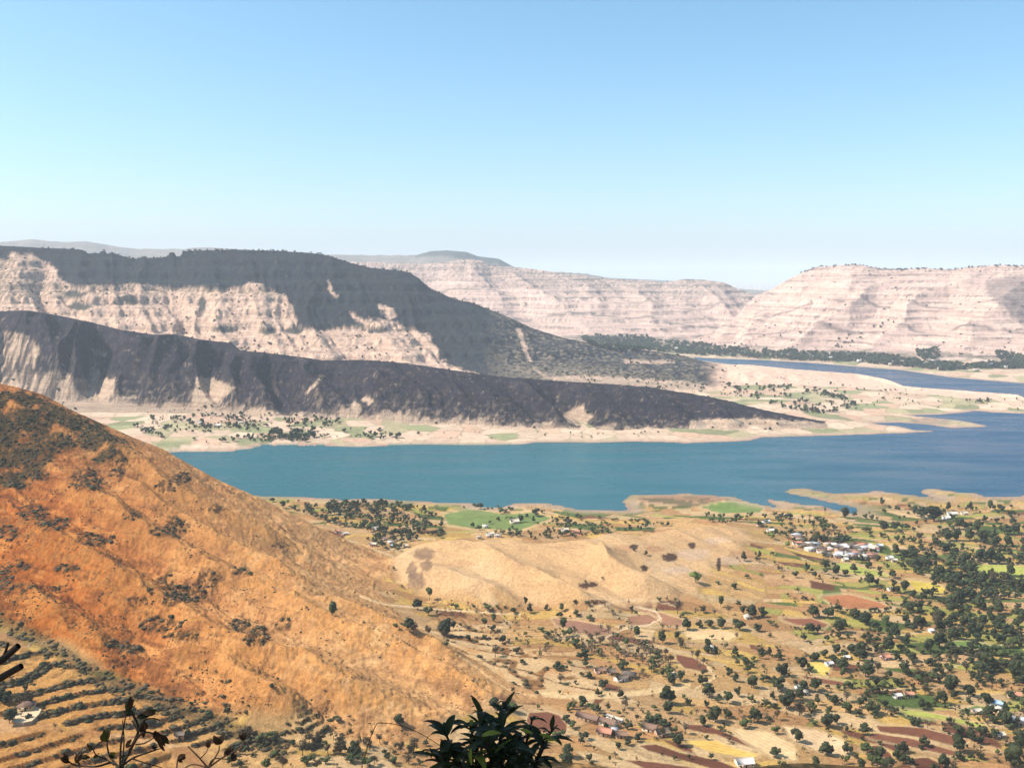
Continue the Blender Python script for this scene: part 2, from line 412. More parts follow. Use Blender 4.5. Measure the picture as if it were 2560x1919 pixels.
def ridge_h(r, X, Y, k):
    kc, Yc, zc = r['c']; kf, Yf, zf = r['f']
    yc = np.interp(k, kc, Yc); c_z = np.interp(k, kc, zc)
    yf = np.interp(k, kf, Yf); f_z = np.interp(k, kf, zf)
    t = (Y - yf) / (yc - yf)
    ht = np.maximum(c_z - f_z, 0.5)
    s = r['seed']
    gl = r['gl']
    # gullies: spurs that run from the crest to the foot, wandering and forking
    U = X + r['slant'] * (Y - yc) + gl * 0.35 * fbm(X / gl / 1.6, Y / gl / 1.6, s, 2)
    g1 = 1 - 2 * np.abs(perlin(U / gl, Y / (gl * 5), s + 3))          # 1 on spur lines
    g2 = 1 - 2 * np.abs(perlin(U / gl * 2.3 + 7, Y / (gl * 3), s + 4))
    g3 = 1 - 2 * np.abs(perlin(U / gl * 5.1 + 3, Y / (gl * 2), s + 5))
    w2, w3 = r.get('w', (0.27, 0.13)); g = g1 * (1 - w2 - w3) + g2 * w2 + g3 * w3
    tt = np.clip(t, 0, 1)
    env = (tt * (1 - tt) * 4) ** 0.7 * np.where(tt < 0.5, 1.0, 1 - 0.35 * (tt - 0.5) * 2)
    # spurs reach out beyond the mean foot
    tsh = tt + r['gul'] * 0.35 * g * env
    tsh = np.clip(tsh, 0, 1)
    z = f_z + ht * tsh ** r['shape']
    z = z + ht * r['gul'] * r.get('rel', 0.30) * (g - 0.2) * env
    fine = fbm(X / 28, Y / 28, s + 7, 4, 0.55)
    z = z + fine * (0.035 * ht + 1.0) * env * r.get('fine', 1)
    if r['strata']:
        per, a = r['strata']
        q = (z + 0.12 * per * fbm(X / 400, Y / 400, s + 8, 2)) / per
        fr = q - np.floor(q)
        hard = 0.6 + 0.4 * perlin(np.floor(q) * 3.3, X / 500, s + 9)
        z = z + a * hard * per * (sstep(0.62, 0.95, fr) - fr) * sstep(0, 0.08, tt) * sstep(1.0, 0.93, tt)
    zin = z
    # in front of the foot: fall away; behind the crest: slope down
    zfr = f_z + (Y - yf) * 0.12
    zbk = c_z - (Y - yc) * r['back'] * 0.5 + (fine * 3) * sstep(0, 60, Y - yc)
    # nothing below the crest stands up in front of the traced skyline
    los = EYE + (c_z - EYE) / yc * Y
    zin = np.minimum(zin, los - (2.0 + 10 * (1 - tt)) * (1 - tt))
    z = np.where(t < 0, zfr, np.where(t > 1, zbk, zin))
    # crest line keeps its traced shape
    near_c = np.exp(-((t - 1) / 0.03) ** 2)
    z = z + near_c * r['cr'] * fbm(X / 14, Y / 14, s + 12, 2)
    if r['edge']:
        ke = ray(r['edge'], 860)[0]
        z = z - np.maximum(0, ke - k) * 4000
    return z, t, g

def base_far(X, Y, dl, da):
    """dl, da: signed distances to lake and arm (positive in water)"""
    d = np.maximum(0, np.minimum(-dl, -da))
    z = 0.35 + 0.035 * np.minimum(d, 260) + 4.5 * (1 - np.exp(-d / 90.0)) * (0.6 + 0.8 * fbm(X / 160, Y / 160, 91, 3))
    return z

NAMES = ['valley_ground', 'orange_hillside', 'golden_hill', 'lake_shore_land'] + list(RIDGES)
def height(X, Y, full=False):
    shp = X.shape
    X = X.ravel().astype(float); Y = Y.ravel().astype(float)
    k = X / np.maximum(Y, 0.2)
    z = np.zeros_like(X); lab = np.zeros(len(X), int); tt = np.zeros_like(X); gg = np.zeros_like(X)
    aux = {kk: np.zeros_like(X) for kk in ('h6', 'h7', 'sp', 'riser', 'ter', 'rock', 'dl', 'da')}
    # shoreline wobble
    wob = 5.0 * fbm(X / 40, Y / 40, 95, 4, 0.55) * sstep(900, 1500, Y) + 2.0 * fbm(X / 16, Y / 16, 96, 2)
    inb = (Y > 900) & (Y < 4600)
    dl = np.full_like(X, -400.0); da = np.full_like(X, -400.0)
    i = np.nonzero(inb & (Y < 3300))[0]
    dl[i] = np.clip(poly_sd(X[i], Y[i], LAKE) + wob[i], -400, 400)
    i = np.nonzero(inb & (Y > 2100))[0]
    da[i] = np.clip(poly_sd(X[i], Y[i], ARM) + wob[i], -400, 400)
    aux['dl'] = dl; aux['da'] = da
    nearm = Y < 1560
    i = np.nonzero(nearm & (Y >= 60))[0]
    r = near_height(X[i], Y[i])
    zn = r[0]
    dd = np.maximum(0, -dl[i])
    f = 1 - np.exp(-dd / 70.0)
    zn = np.where(Y[i] > 900, np.maximum(zn, 2.5 + 0.6 * fbm(X[i] / 50, Y[i] / 50, 97, 2)), zn)
    zn = np.where(Y[i] > 950, np.minimum(zn, 400) * f + 0.25 * np.minimum(dd / 4, 1) * 1.0, zn)
    z[i] = np.maximum(zn, cliff(Y[i]) + (3 * fbm(X[i] / 12, Y[i] / 12, 99, 3)) * sstep(5, 40, Y[i]))
    for nm, q in zip(('h6', 'h7', 'sp', 'riser', 'ter', 'rock'), (r[4], r[5], r[6], r[7], r[8], r[9])):
        aux[nm][i] = q
    lab[i] = np.where(r[4] > 0.5, 1, np.where(r[5] > 0.5, 2, 0))
    i = np.nonzero(Y < 60)[0]
    z[i] = cliff(Y[i]) + (3 * fbm(X[i] / 12, Y[i] / 12, 99, 3)) * sstep(5, 40, Y[i]) + 0.05 * fbm(X[i] / 0.6, Y[i] / 0.6, 98, 2)
    i = np.nonzero(~nearm)[0]
    x, y, kk = X[i], Y[i], k[i]
    zb = base_far(x, y, dl[i], da[i])
    lb = np.full(len(i), 3); best = zb.copy(); zs = zb.copy()
    tb = np.zeros(len(i)); gb = np.zeros(len(i))
    wd = np.minimum(-dl[i], -da[i])
    for j, (nm, rr) in enumerate(RIDGES.items()):
        lo = rr['f'][1].min() - 150; hi = rr['c'][1].max() + 1500
        q = np.nonzero((y > lo) & (y < hi))[0]
        zr = np.full(len(y), -500.0); t = np.zeros(len(y)); g = np.zeros(len(y))
        zr[q], t[q], g[q] = ridge_h(rr, x[q], y[q], kk[q])
        # keep the ridges out of the water
        zr = np.where(wd < 60, np.minimum(zr, zb + np.maximum(wd, 0) * 0.5), zr)
        m = zr > best
        lb = np.where(m, 4 + j, lb); tb = np.where(m, t, tb); gb = np.where(m, g, gb)
        # smooth union
        hh = np.clip(0.5 + 0.5 * (zr - zs) / 6.0, 0, 1)
        zs = lerp(zs, zr, hh) + 1.5 * hh * (1 - hh)
        best = np.maximum(best, zr)
    zs = np.where(wd < 20, best, zs)
    z[i] = zs; lab[i] = lb; tt[i] = tb; gg[i] = gb
    wat = np.maximum(dl, da)
    z = np.where(wat > 0, -0.25 - np.minimum(wat * 0.06, 9), z)
    if full:
        aux.update(lab=lab, t=tt, g=gg)
        return z, aux
    return z.reshape(shp)

# ------------------------------------------------------------------ grid: finer where the photo looks closer
def seg(a, b, n, p):
    u = np.linspace(0, 1, n, endpoint=False)
    if p == 'inv': return 1 / lerp(1 / a, 1 / b, u)
    if p == 'geo': return a * (b / a) ** u
    return lerp(a, b, u)
rows = np.concatenate([seg(0.6, 60, 30, 'geo'), seg(60, 400, 34, 'geo'), seg(400, 1290, 440, 'inv2' if False else 'lin') ,
    seg(1290, 1500, 16, 'lin'), seg(1500, 1830, 12, 'lin'), seg(1830, 2760, 215, 'lin'), seg(2760, 3640, 150, 'lin'),
    seg(3640, 4900, 120, 'lin'), seg(4900, 6100, 70, 'lin'), seg(6100, 9600, 60, 'lin'), seg(9600, 15000, 24, 'lin'), seg(15000, 60000, 8, 'geo'), [60000.0]])
# nearer rows closer together inside 400..1290
i0 = 64; u = np.linspace(0, 1, 440, endpoint=False)
rows[i0:i0 + 440] = (400 ** -0.2 + u * (1290 ** -0.2 - 400 ** -0.2)) ** -5
cols = np.concatenate([-np.geomspace(1.7, 0.575, 26), np.linspace(-0.57, 0.57, 960), np.geomspace(0.575, 1.7, 26)])
NR, NC = len(rows), len(cols)
GX = rows[:, None] * cols[None, :]
GY = np.repeat(rows[:, None], NC, 1)
GZf, AUX = height(GX, GY, True)
GZ = GZf.reshape(NR, NC)
print('terrain', NR, NC, NR * NC, round(time.time() - T0, 1))
GPX, GPY = project(GX, GY, GZ)

def ground_at(X, Y):
    """height of the built mesh at world points"""
    X = np.atleast_1d(np.asarray(X, float)); Y = np.atleast_1d(np.asarray(Y, float))
    r = np.clip(np.interp(Y, rows, np.arange(NR)), 0, NR - 1.001); c_ = np.clip(np.interp(X / Y, cols, np.arange(NC)), 0, NC - 1.001)
    ri = r.astype(int); ci = c_.astype(int); fr = r - ri; fc = c_ - ci
    return (GZ[ri, ci] * (1 - fr) * (1 - fc) + GZ[ri + 1, ci] * fr * (1 - fc) + GZ[ri, ci + 1] * (1 - fr) * fc + GZ[ri + 1, ci + 1] * fr * fc)
_r400 = int(np.searchsorted(rows, 380))
def hit(px, py):
    """world point of the ground that the photo shows at this pixel"""
    k, _ = ray(px, py)
    ci = int(np.clip(np.interp(k, cols, np.arange(NC)), 0, NC - 1))
    col = GPY[_r400:, ci]
    h = np.nonzero(col <= py)[0]
    if len(h) == 0: return None
    i = h[0] + _r400
    if i == _r400: Y = rows[i]
    else:
        a, b = GPY[i - 1, ci], GPY[i, ci]
        t = (a - py) / max(a - b, 1e-6)
        Y = rows[i - 1] + t * (rows[i] - rows[i - 1])
    X = k * Y
    return float(X), float(Y), float(ground_at(X, Y)[0])
# ------------------------------------------------------------------ ground colour (dry grass, scorched grass, soil, crops), stored on the mesh
def C(*a): return np.array(a, float)
X, Y, Z = GX.ravel(), GY.ravel(), GZ.ravel()
PX, PY = GPX.ravel(), GPY.ravel()
LAB = AUX['lab']
CO = np.zeros((len(X), 3))
def mixc(mask, col):
    mask = np.asarray(mask)
    j = np.nonzero(mask > 0.002)[0]
    col = np.asarray(col, float)
    if col.ndim == 2: col = col[j]
    CO[j] += (col - CO[j]) * mask[j][:, None]
nA = fbm(X / 90, Y / 90, 201, 4); nB = fbm(X / 22, Y / 22, 205, 4); nC = fbm(X / 6, Y / 8, 209, 3, 0.6)
# slope of the ground
gy = np.gradient(GZ, axis=0) / np.maximum(np.gradient(GY, axis=0), 1e-6)
gx = np.gradient(GZ, axis=1) / np.maximum(np.gradient(GX, axis=1), 1e-6)
SLOPE = np.hypot(gx, gy).ravel()

DRY = C(.60, .38, .175); TAN = C(.52, .30, .14); ORANGE = C(.47, .185, .048); RUST = C(.25, .085, .028)
STRAW = C(.62, .41, .14); PALE = C(.64, .45, .25); GREEN = C(.14, .19, .06); LIME = C(.40, .40, .11); PLOUGH = C(.205, .092, .056)
OLIVE = C(.13, .11, .05); DARKB = C(.055, .042, .026); MUD = C(.36, .29, .20)

near = LAB < 3
n = near
# valley floor: patchwork of fields
wx_ = X + 14 * fbm(X / 70, Y / 70, 221, 3); wy_ = Y + 14 * fbm(X / 70, Y / 70, 223, 3)
cid, f1, fe = voronoi(wx_ / 62, wy_ / 52 + wx_ / 190, 5)
hb = np.random.default_rng(30).random((65536, 3))[cid]
ang = (hb[:, 0] - .5) * 1.1 - .25
sw = 9 + 17 * hb[:, 1] ** 1.5
sc_ = (-wx_ * np.sin(ang) + wy_ * np.cos(ang)) / sw
si = np.floor(sc_).astype(np.int64)
lc = (wx_ * np.cos(ang) + wy_ * np.sin(ang)) / (45 + 40 * hb[:, 2]) + .5 * (si % 2)
li = np.floor(lc).astype(np.int64)
hid = ((cid * 131 + si * 17 + li * 71) % 65536)
fe = np.minimum(fe * 3, np.minimum(np.abs(sc_ - np.round(sc_)) * sw / 14, np.abs(lc - np.round(lc)) * 3))
rr = .55 * np.random.default_rng(31).random(65536)[hid] + .45 * np.random.default_rng(34).random(65536)[cid]
rr = np.clip((rr - .5) * 1.35 + .5, 0, 1)
r2 = np.random.default_rng(32).random(65536)[hid]
pal = np.stack([DRY, PALE, STRAW, TAN, LIME * .8 + DRY * .2, GREEN, PLOUGH, PALE * .5 + TAN * .5])
right = sstep(1750, 2250, PX) * sstep(1860, 1560, PY)
lakeside = sstep(1345, 1290, PY)
def pick(prob):
    cs = np.cumsum(prob, axis=1); cs /= cs[:, -1:]
    return (rr[:, None] > cs).sum(1).clip(0, len(pal) - 1)
P0 = np.array([6, 3, 2.2, 4.5, .12, .08, 1.3, 3.0]); P1 = np.array([2.2, 2.2, 1.8, 1.4, 3.0, 3.4, .6, 1.2]); P2 = np.array([3, 3, 1, 2, 1, 3.6, .3, 2.0])
prob = P0[None] * (1 - right)[:, None] + P1[None] * right[:, None]
prob = prob * (1 - lakeside)[:, None] + P2[None] * lakeside[:, None]
idx = pick(prob)
CO[n] = pal[idx][n] * (0.86 + 0.28 * r2[n])[:, None]
edge = sstep(0.12, 0.03, fe)
VOR_EDGE = fe
mixc(near * edge * 0.55 * (0.5 + 0.5 * sstep(-.2, .3, nB)), C(.30, .22, .10))
mixc(near * sstep(0.1, 0.6, nB) * 0.35, DRY)
furrow = 0.5 + 0.5 * np.sin((X * (r2 - .5) + Y * .8) * 2.2 + 3 * nB)
CO[n] *= (0.90 + 0.14 * furrow[n] * (idx[n] == 6) + 0.12 * nC[n])[:, None]

# terraces
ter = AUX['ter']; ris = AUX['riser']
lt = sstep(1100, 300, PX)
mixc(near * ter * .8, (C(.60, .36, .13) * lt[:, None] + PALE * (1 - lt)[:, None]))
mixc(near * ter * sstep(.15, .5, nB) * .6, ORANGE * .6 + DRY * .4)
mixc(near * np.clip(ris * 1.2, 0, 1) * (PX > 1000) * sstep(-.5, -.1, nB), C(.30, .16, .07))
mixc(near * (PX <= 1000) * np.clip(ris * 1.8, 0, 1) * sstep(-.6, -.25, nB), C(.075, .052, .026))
mixc(near * ter * lt * sstep(.02, .3, nC + .4 * nB) * .6, C(.15, .105, .045))
mixc(near * sstep(700, 200, PX) * sstep(1600, 1750, PY) * .35 * (1 - AUX['h6']), ORANGE)

# orange hillside
h6 = AUX['h6']; h7 = AUX['h7']
g = sstep(60, 900, PX + 0.6 * (1500 - PY) * 0.5)[:, None]
tp = (sstep(1350, 1050, PY) * sstep(900, 300, PX))[:, None]
hill = (ORANGE * (1 - .45 * tp) + C(.36, .20, .10) * .45 * tp) * (1 - g) + (C(.60, .365, .175)) * g
hill = hill * (0.9 + 0.25 * sstep(-.3, .4, nA))[:, None]
hillmask = h6
streak = fbm(Z / 1.5 + .8 * nB, (X * .66 + Y * .75) / 15, 231, 3, .6)
CO = CO + (hill - CO) * hillmask[:, None]
mixc(h6 * sstep(.05, .35, nB + .4 * nA) * .55, RUST * (1 - g) + C(.42, .24, .12) * g)
mixc(h6 * sstep(.1, .4, -nB + .3 * nA) * .45, C(.66, .36, .13) * (1 - g) + C(.68, .46, .25) * g)
mixc(h6 * sstep(.04, .32, streak + .3 * nA) * (.72 - .22 * g[:, 0]), C(.20, .085, .03) * (1 - g) + C(.34, .20, .11) * g)
mixc(h6 * sstep(.15, .45, -streak) * .35, C(.74, .40, .14) * (1 - g) + C(.72, .50, .29) * g)
crest = sstep(3.5, 8, AUX['sp'])
mixc(h6 * crest * .5 * sstep(-.3, .2, nC), C(.66, .36, .13) * (1 - .3 * (1 - g)))  # pale highlight painted along the spur crests
mixc(h6 * sstep(.22, .5, nC + .25 * nB + .35 * AUX['rock'] - .2) * .6 * (1 - 0.55 * g[:, 0]), C(.14, .075, .035))
# golden hill
mixc(h7, C(.62, .405, .215))
mixc(h7 * sstep(.05, .4, nB) * .4, C(.50, .31, .17))
mixc(h7 * sstep(-.05, .4, nA) * .35, C(.66, .49, .31))
mixc(h7 * sstep(.3, .55, nC + .3 * nB) * .4, C(.36, .22, .11))

def px_mask(poly, soft=6, warp=7, wl=26, seed=301):
    a = np.array(poly, float); mg = soft + warp + 3
    out = np.zeros(len(X))
    j = np.nonzero((PX > a[:, 0].min() - mg) & (PX < a[:, 0].max() + mg) & (PY > a[:, 1].min() - mg) & (PY < a[:, 1].max() + mg))[0]
    x_, y_ = X[j] / wl, Y[j] / wl
    rag = fbm(X[j] / 11, Y[j] / 11, seed + 9, 3, .7) * soft * 1.6 if Y[j].mean() > 1500 else 0
    out[j] = sstep(-soft * .8, soft * .8, rag + poly_sd(PX[j] + warp * fbm(x_, y_, seed, 3), PY[j] + warp * .6 * fbm(x_, y_, seed + 5, 3), poly))
    return out
def blob(cx, cy_, rx, ry, seed=311, s=12.0):
    out = np.zeros(len(X))
    j = np.nonzero((np.abs(PX - cx) < rx * 1.8) & (np.abs(PY - cy_) < ry * 1.8))[0]
    d = ((PX[j] - cx) / rx) ** 2 + ((PY[j] - cy_) / ry) ** 2
    out[j] = sstep(1.25, .55, d + 1.3 * fbm(X[j] / s, Y[j] / s, seed, 4, .65))
    return out
# scrub on the hillside
SCRUB = [(-60,985),(60,980),(140,1005),(215,1045),(290,1085),(330,1115),(300,1150),(240,1150),(190,1120),(120,1135),(110,1185),(60,1215),(-60,1225)]
m_scrub = px_mask(SCRUB, 16, 26, 30) * h6 * sstep(-.42, .02, fbm(X / 20, Y / 26, 323, 4, .65))
mixc(m_scrub * (.80 + .2 * sstep(0, .3, nB)), C(.085, .075, .038))
SCRUB_LINE = [(-20,1535),(60,1585),(150,1625),(250,1690),(330,1725),(420,1765),(520,1800),(640,1850),(700,1880)]
d_, _ = line_d(PX, PY, SCRUB_LINE)
m_line = sstep(34, 8, d_ + 14 * fbm(X / 18, Y / 18, 321, 3)) * near
mixc(m_line * .6, C(.11, .085, .042))
BLOBS = [(215,1200,48,30),(290,1160,26,45),(405,1330,34,12),(445,1315,32,28),(418,1215,30,18),(455,1195,28,14),(232,1345,38,18),(695,1362,26,9),(600,1430,28,14),(60,1410,26,14),
 (50,1470,32,14),(15,1450,22,40),(170,1420,40,12),(155,1470,30,10),(430,1500,30,16),(412,1455,24,22),(520,1445,40,22),(480,1480,60,26),(395,1560,60,22),(455,1585,50,20),(330,1620,40,14),
 (640,1590,34,24),(600,1560,28,18),(710,1560,24,20),(260,1345,20,14),(85,1280,40,22),(130,1310,50,16),(20,1330,30,20),(330,1290,30,12),(545,1270,26,12),(290,1610,34,12),(350,1500,30,10)]
m_blob = np.zeros(len(X))
for b in BLOBS: m_blob = np.maximum(m_blob, blob(*b))
m_blob *= h6
m_blob *= sstep(-.25, .15, fbm(X / 5, Y / 6, 335, 3, .7))
mixc(m_blob * .8, C(.085, .052, .03))
for (a, b, w, h_) in [(1060,1385,26,16),(1065,1415,16,14),(1040,1450,22,30),(1030,1425,14,20)]:
    mixc(blob(a, b, w, h_, 331, 8) * h7 * .75, C(.24, .16, .11))
for (a, b, w, h_) in [(1735,1385,48,14),(1790,1350,34,10),(1830,1400,40,12),(1690,1425,40,9)]:
    mixc(blob(a, b, w, h_, 337, 14) * near * .55, C(.62, .46, .34))
for (a, b, w, h_) in [(1860,1385,40,12),(1900,1420,44,10),(1560,1370,34,9),(1640,1372,26,8),(1950,1455,50,10)]:
    mixc(blob(a, b, w, h_, 338, 14) * near * .5, C(.44, .24, .13))
# small quarry scars and cut banks on the golden hill
for (a, b, w, h_) in [(1462,1463,17,8),(1484,1460,12,6),(1490,1504,26,6),(1470,1506,12,6),(1675,1392,22,10),(1730,1362,10,8),(1797,1410,6,18),(1585,1366,12,6),(1610,1420,10,8)]:
    mixc(blob(a, b, w, h_, 341, 6) * near * .9, C(.07, .035, .028))

# the fields the photo shows one by one (photo outline, colour)
FIELDS = [
 ('ploughed_field', 'red-brown ploughed field with curved edge beside the dry trees', PLOUGH, [(1690,1634),(1730,1642),(1762,1660),(1778,1676),(1745,1675),(1712,1668),(1692,1650)]),
 ('ploughed_field', 'long thin red ploughed strip running down from the farmhouses', PLOUGH * .95, [(1700,1808),(1770,1812),(1850,1845),(1930,1868),(1968,1882),(1940,1884),(1860,1862),(1790,1835),(1715,1822)]),
 ('ploughed_field', 'dark red ploughed strip above the white shed', PLOUGH * .8, [(1598,1862),(1640,1858),(1700,1880),(1790,1898),(1860,1925),(1800,1925),(1700,1898),(1620,1875)]),
 ('ploughed_field', 'broad red ploughed corner at the bottom edge', PLOUGH * .9, [(1560,1898),(1620,1902),(1720,1915),(1780,1930),(1640,1930)]),
 ('ploughed_field', 'brown ploughed field between pale fields in the lower corner', PLOUGH * 1.15, [(2180,1830),(2280,1845),(2400,1880),(2380,1888),(2260,1862),(2170,1842)]),
 ('ploughed_field', 'brown ploughed strip in the middle of the stacked strips', PLOUGH * 1.05, [(2190,1812),(2310,1818),(2420,1850),(2400,1866),(2300,1842),(2200,1828)]),
 ('ploughed_field', 'red round-ended ploughed field by the dark bush', PLOUGH * .85, [(2150,1872),(2190,1862),(2225,1880),(2235,1900),(2190,1888)]),
 ('ploughed_field', 'dark red wedge of ploughed soil at the bottom edge', PLOUGH * .7, [(2270,1895),(2320,1892),(2390,1925),(2300,1930)]),
 ('ploughed_field', 'red ploughed oval behind the leafy bush', PLOUGH * 1.1, [(1322,1780),(1370,1778),(1400,1788),(1418,1812),(1415,1830),(1385,1832),(1340,1826),(1318,1805)]),
 ('ploughed_field', 'pinkish brown bare field under the golden hill', C(.36,.20,.12), [(1590,1520),(1650,1530),(1700,1545),(1720,1558),(1700,1565),(1655,1562),(1640,1545)]),
 ('ploughed_field', 'brown curved bare field beside the winding track', C(.33,.18,.11), [(1565,1540),(1620,1535),(1650,1550),(1630,1560),(1580,1562)]),
 ('ploughed_field', 'purplish brown field in front of the golden hill foot', C(.32,.18,.12), [(1382,1545),(1440,1550),(1500,1562),(1540,1580),(1480,1590),(1430,1575),(1390,1560)]),
 ('ploughed_field', 'red bare slope on the pale terraces near the village', C(.42,.19,.09), [(2050,1490),(2120,1485),(2200,1505),(2230,1520),(2130,1522),(2080,1510)]),
 ('ploughed_field', 'brown field beside the row of dark round trees', PLOUGH * 1.3, [(1950,1545),(2030,1545),(2070,1560),(2060,1568),(1990,1560)]),
 ('ploughed_field', 'red strip of soil under the yellow field', PLOUGH * 1.1, [(1990,1685),(2050,1694),(2130,1708),(2120,1716),(2050,1706)]),
 ('crop_field', 'yellow-green crop field beside the red soil strips', LIME, [(2240,1770),(2330,1782),(2420,1800),(2465,1812),(2450,1820),(2370,1800),(2270,1786)]),
 ('crop_field', 'bright green narrow crop field between the dark trees', GREEN * 1.5, [(2372,1602),(2430,1600),(2478,1614),(2470,1622),(2400,1616)]),
 ('crop_field', 'green crop field beside the blue roofed shed', GREEN * 1.15, [(2395,1775),(2440,1762),(2490,1768),(2470,1778),(2410,1784)]),
 ('crop_field', 'wide yellow-green field at the edge below the far trees', LIME * 1.05, [(2435,1412),(2500,1410),(2600,1420),(2600,1450),(2520,1445),(2450,1432)]),
 ('crop_field', 'yellow stubble field with scattered trees', C(.55,.42,.10), [(2268,1450),(2330,1455),(2370,1472),(2350,1484),(2290,1478)]),
 ('crop_field', 'lime green field below the white village', LIME, [(2080,1408),(2115,1406),(2160,1418),(2200,1428),(2230,1440),(2170,1440),(2100,1425)]),
 ('crop_field', 'yellow field between dark trees under the village', C(.60,.47,.14), [(2020,1655),(2050,1650),(2075,1668),(2065,1690),(2030,1680)]),
 ('crop_field', 'green lakeside field above the village trees', C(.20, .25, .09), [(1110,1285),(1180,1270),(1260,1285),(1330,1280),(1380,1295),(1300,1325),(1180,1320),(1120,1310)]),
 ('crop_field', 'green meadow on the tip of the mudflat', GREEN * 1.35, [(1750,1268),(1800,1255),(1870,1256),(1910,1266),(1900,1280),(1800,1282)]),
 ('crop_field', 'pale green strip along the far shore', C(.24,.27,.12), [(2060,1028),(2180,1015),(2270,1018),(2240,1045),(2180,1052),(2080,1050)]),
 ('crop_field', 'light green fields on the far valley floor', C(.36,.38,.16), [(1900,985),(1980,975),(2060,990),(2130,1010),(2060,1030),(1960,1012)]),
 ('crop_field', 'narrow green plot at the foot of the burnt ridge', C(.25,.29,.13), [(640,1030),(760,1035),(860,1050),(1000,1070),(960,1092),(800,1090),(680,1075)]),
 ('crop_field', 'green shore meadow beside the end of the far inlet', C(.24,.28,.14), [(420,1080),(520,1090),(620,1100),(560,1112),(470,1112)]),
 ('crop_field', 'pale stubble field on the slope below the golden hill', PALE, [(1700,1575),(1790,1572),(1850,1585),(1820,1600),(1730,1598)]),
 ('crop_field', 'pale sandy field with a dark bush at the bottom', C(.66,.47,.28), [(1960,1815),(2040,1825),(2110,1850),(2130,1890),(2060,1880),(1980,1850)]),
 ('crop_field', 'large pale sandy field behind the lone white shed', C(.64,.46,.26), [(1830,1820),(1920,1830),(1985,1862),(1990,1900),(1930,1890),(1860,1850)]),
 ('crop_field', 'golden stubble field beside the huts', C(.66,.44,.14), [(1700,1850),(1790,1850),(1840,1870),(1900,1885),(1880,1895),(1780,1880)]),
]
FID = np.full(len(X), -1)
warpx = 2.5 * fbm(X / 14, Y / 14, 351, 2); warpy = 1.5 * fbm(X / 14, Y / 14, 353, 2)
for i, (nm, lb, col, poly) in enumerate(FIELDS):
    a = np.array(poly, float)
    box = (PX > a[:, 0].min() - 12) & (PX < a[:, 0].max() + 12) & (PY > a[:, 1].min() - 12) & (PY < a[:, 1].max() + 12) & (LAB <= 7) & ((Y < 1500) == (a[:, 1].mean() > 1150))
    j = np.nonzero(box)[0]
    s = poly_sd(PX[j] + warpx[j], PY[j] + warpy[j], poly)
    m = sstep(-1.2, 1.2, s)
    aa = math.atan2(*(np.array(w_poly([poly[0]])[0]) - np.array(w_poly([poly[len(poly) // 2]])[0]))[::-1])
    tex = 0.93 + 0.22 * fbm(X[j] / 30, Y[j] / 22, 363, 3) + 0.16 * fbm(X[j] / 5, Y[j] / 3, 361, 2) + 0.12 * nB[j] + .10 * np.sin((-X[j] * math.sin(aa) + Y[j] * math.cos(aa)) * 1.6 + nB[j]) * (Y[j] < 1000)
    CO[j] = CO[j] * (1 - m)[:, None] + (np.asarray(col)[None] * tex[:, None]) * m[:, None]
    e = sstep(4.5, 2.5, np.abs(s + 3)) * .5
    CO[j] = CO[j] * (1 - e)[:, None] + C(.62, .46, .26)[None] * e[:, None]
    FID[j[s > 0]] = i
# footpaths and cart tracks
for pts, w, col in [([(1590,1515),(1640,1528),(1652,1545),(1625,1560),(1560,1572),(1500,1600)], 2.6, C(.72,.56,.36)), ([(1360,1735),(1450,1742),(1560,1735),(1680,1722),(1720,1712)], 9, C(.74,.54,.30)),
   ([(1340,1738),(1290,1732),(1230,1700),(1190,1665),(1140,1632)], 3, C(.70,.50,.28)), ([(1690,1515),(1640,1500),(1560,1500),(1500,1512)], 2.5, C(.70,.52,.32)), ([(2400,1560),(2300,1580),(2230,1590)], 4, C(.62,.45,.27)),
   ([(1770,1668),(1790,1690),(1740,1720)], 4, C(.7,.52,.3)), ([(900,1490),(960,1510),(1060,1520),(1180,1528),(1300,1535)], 3.5, C(.74,.55,.33)), ([(2560,1585),(2440,1640),(2330,1690)], 3, C(.66,.5,.3))]:
    d_, _ = line_d(PX + 3 * nC, PY + 2 * nC, pts)
    mixc(near * sstep(w, w * .5, d_) * .8, col)

# shores: bare drawdown belt
far = ~near
dw = np.minimum(-AUX['dl'], -AUX['da'])
LND = C(.62, .45, .33)
CO[far & (LAB == 3)] = LND
i3 = far & (LAB == 3)
cid3, _, fe3 = voronoi(X / 52 + .4 * nA, Y / 60 + .4 * nA, 9)
r3 = np.random.default_rng(41).random(65536)[cid3]
pal3 = np.stack([LND, C(.66,.49,.36), C(.56,.38,.27), C(.27,.29,.15), C(.42,.37,.22), C(.62,.47,.34)])
c3 = pal3[(r3 * 5.99).astype(int)]
mixc(i3 * .9, c3 * (.85 + .3 * np.random.default_rng(42).random(65536)[cid3])[:, None])
mixc(i3 * sstep(.1, .03, fe3) * .5, C(.30, .26, .16))
mixc(i3 * sstep(.1, .5, nB) * .4, C(.44, .33, .22))
wide = sstep(300, 60, dw)
belt = sstep(34, 8, dw + 10 * nB) * (Y > 900)
mixc((i3 | (near & (Y > 950))) * belt * .85, C(.47, .35, .26))
belt2 = sstep(9, 1.5, dw + 4 * nC) * (Y > 900)
mixc((i3 | (near & (Y > 950))) * belt2 * .6, C(.36, .20, .15))
mixc((near & (Y > 1000)) * sstep(60, 20, dw + 14 * nA) * sstep(-.1, .3, nA) * .6, C(.33, .28, .15))
mixc((near & (Y > 1000)) * blob(1700, 1250, 110, 14, 371, 30) * .5, C(.30, .17, .14))
mixc(i3 * blob(2330, 1052, 60, 9, 372, 30) * .6, C(.26, .2, .16))

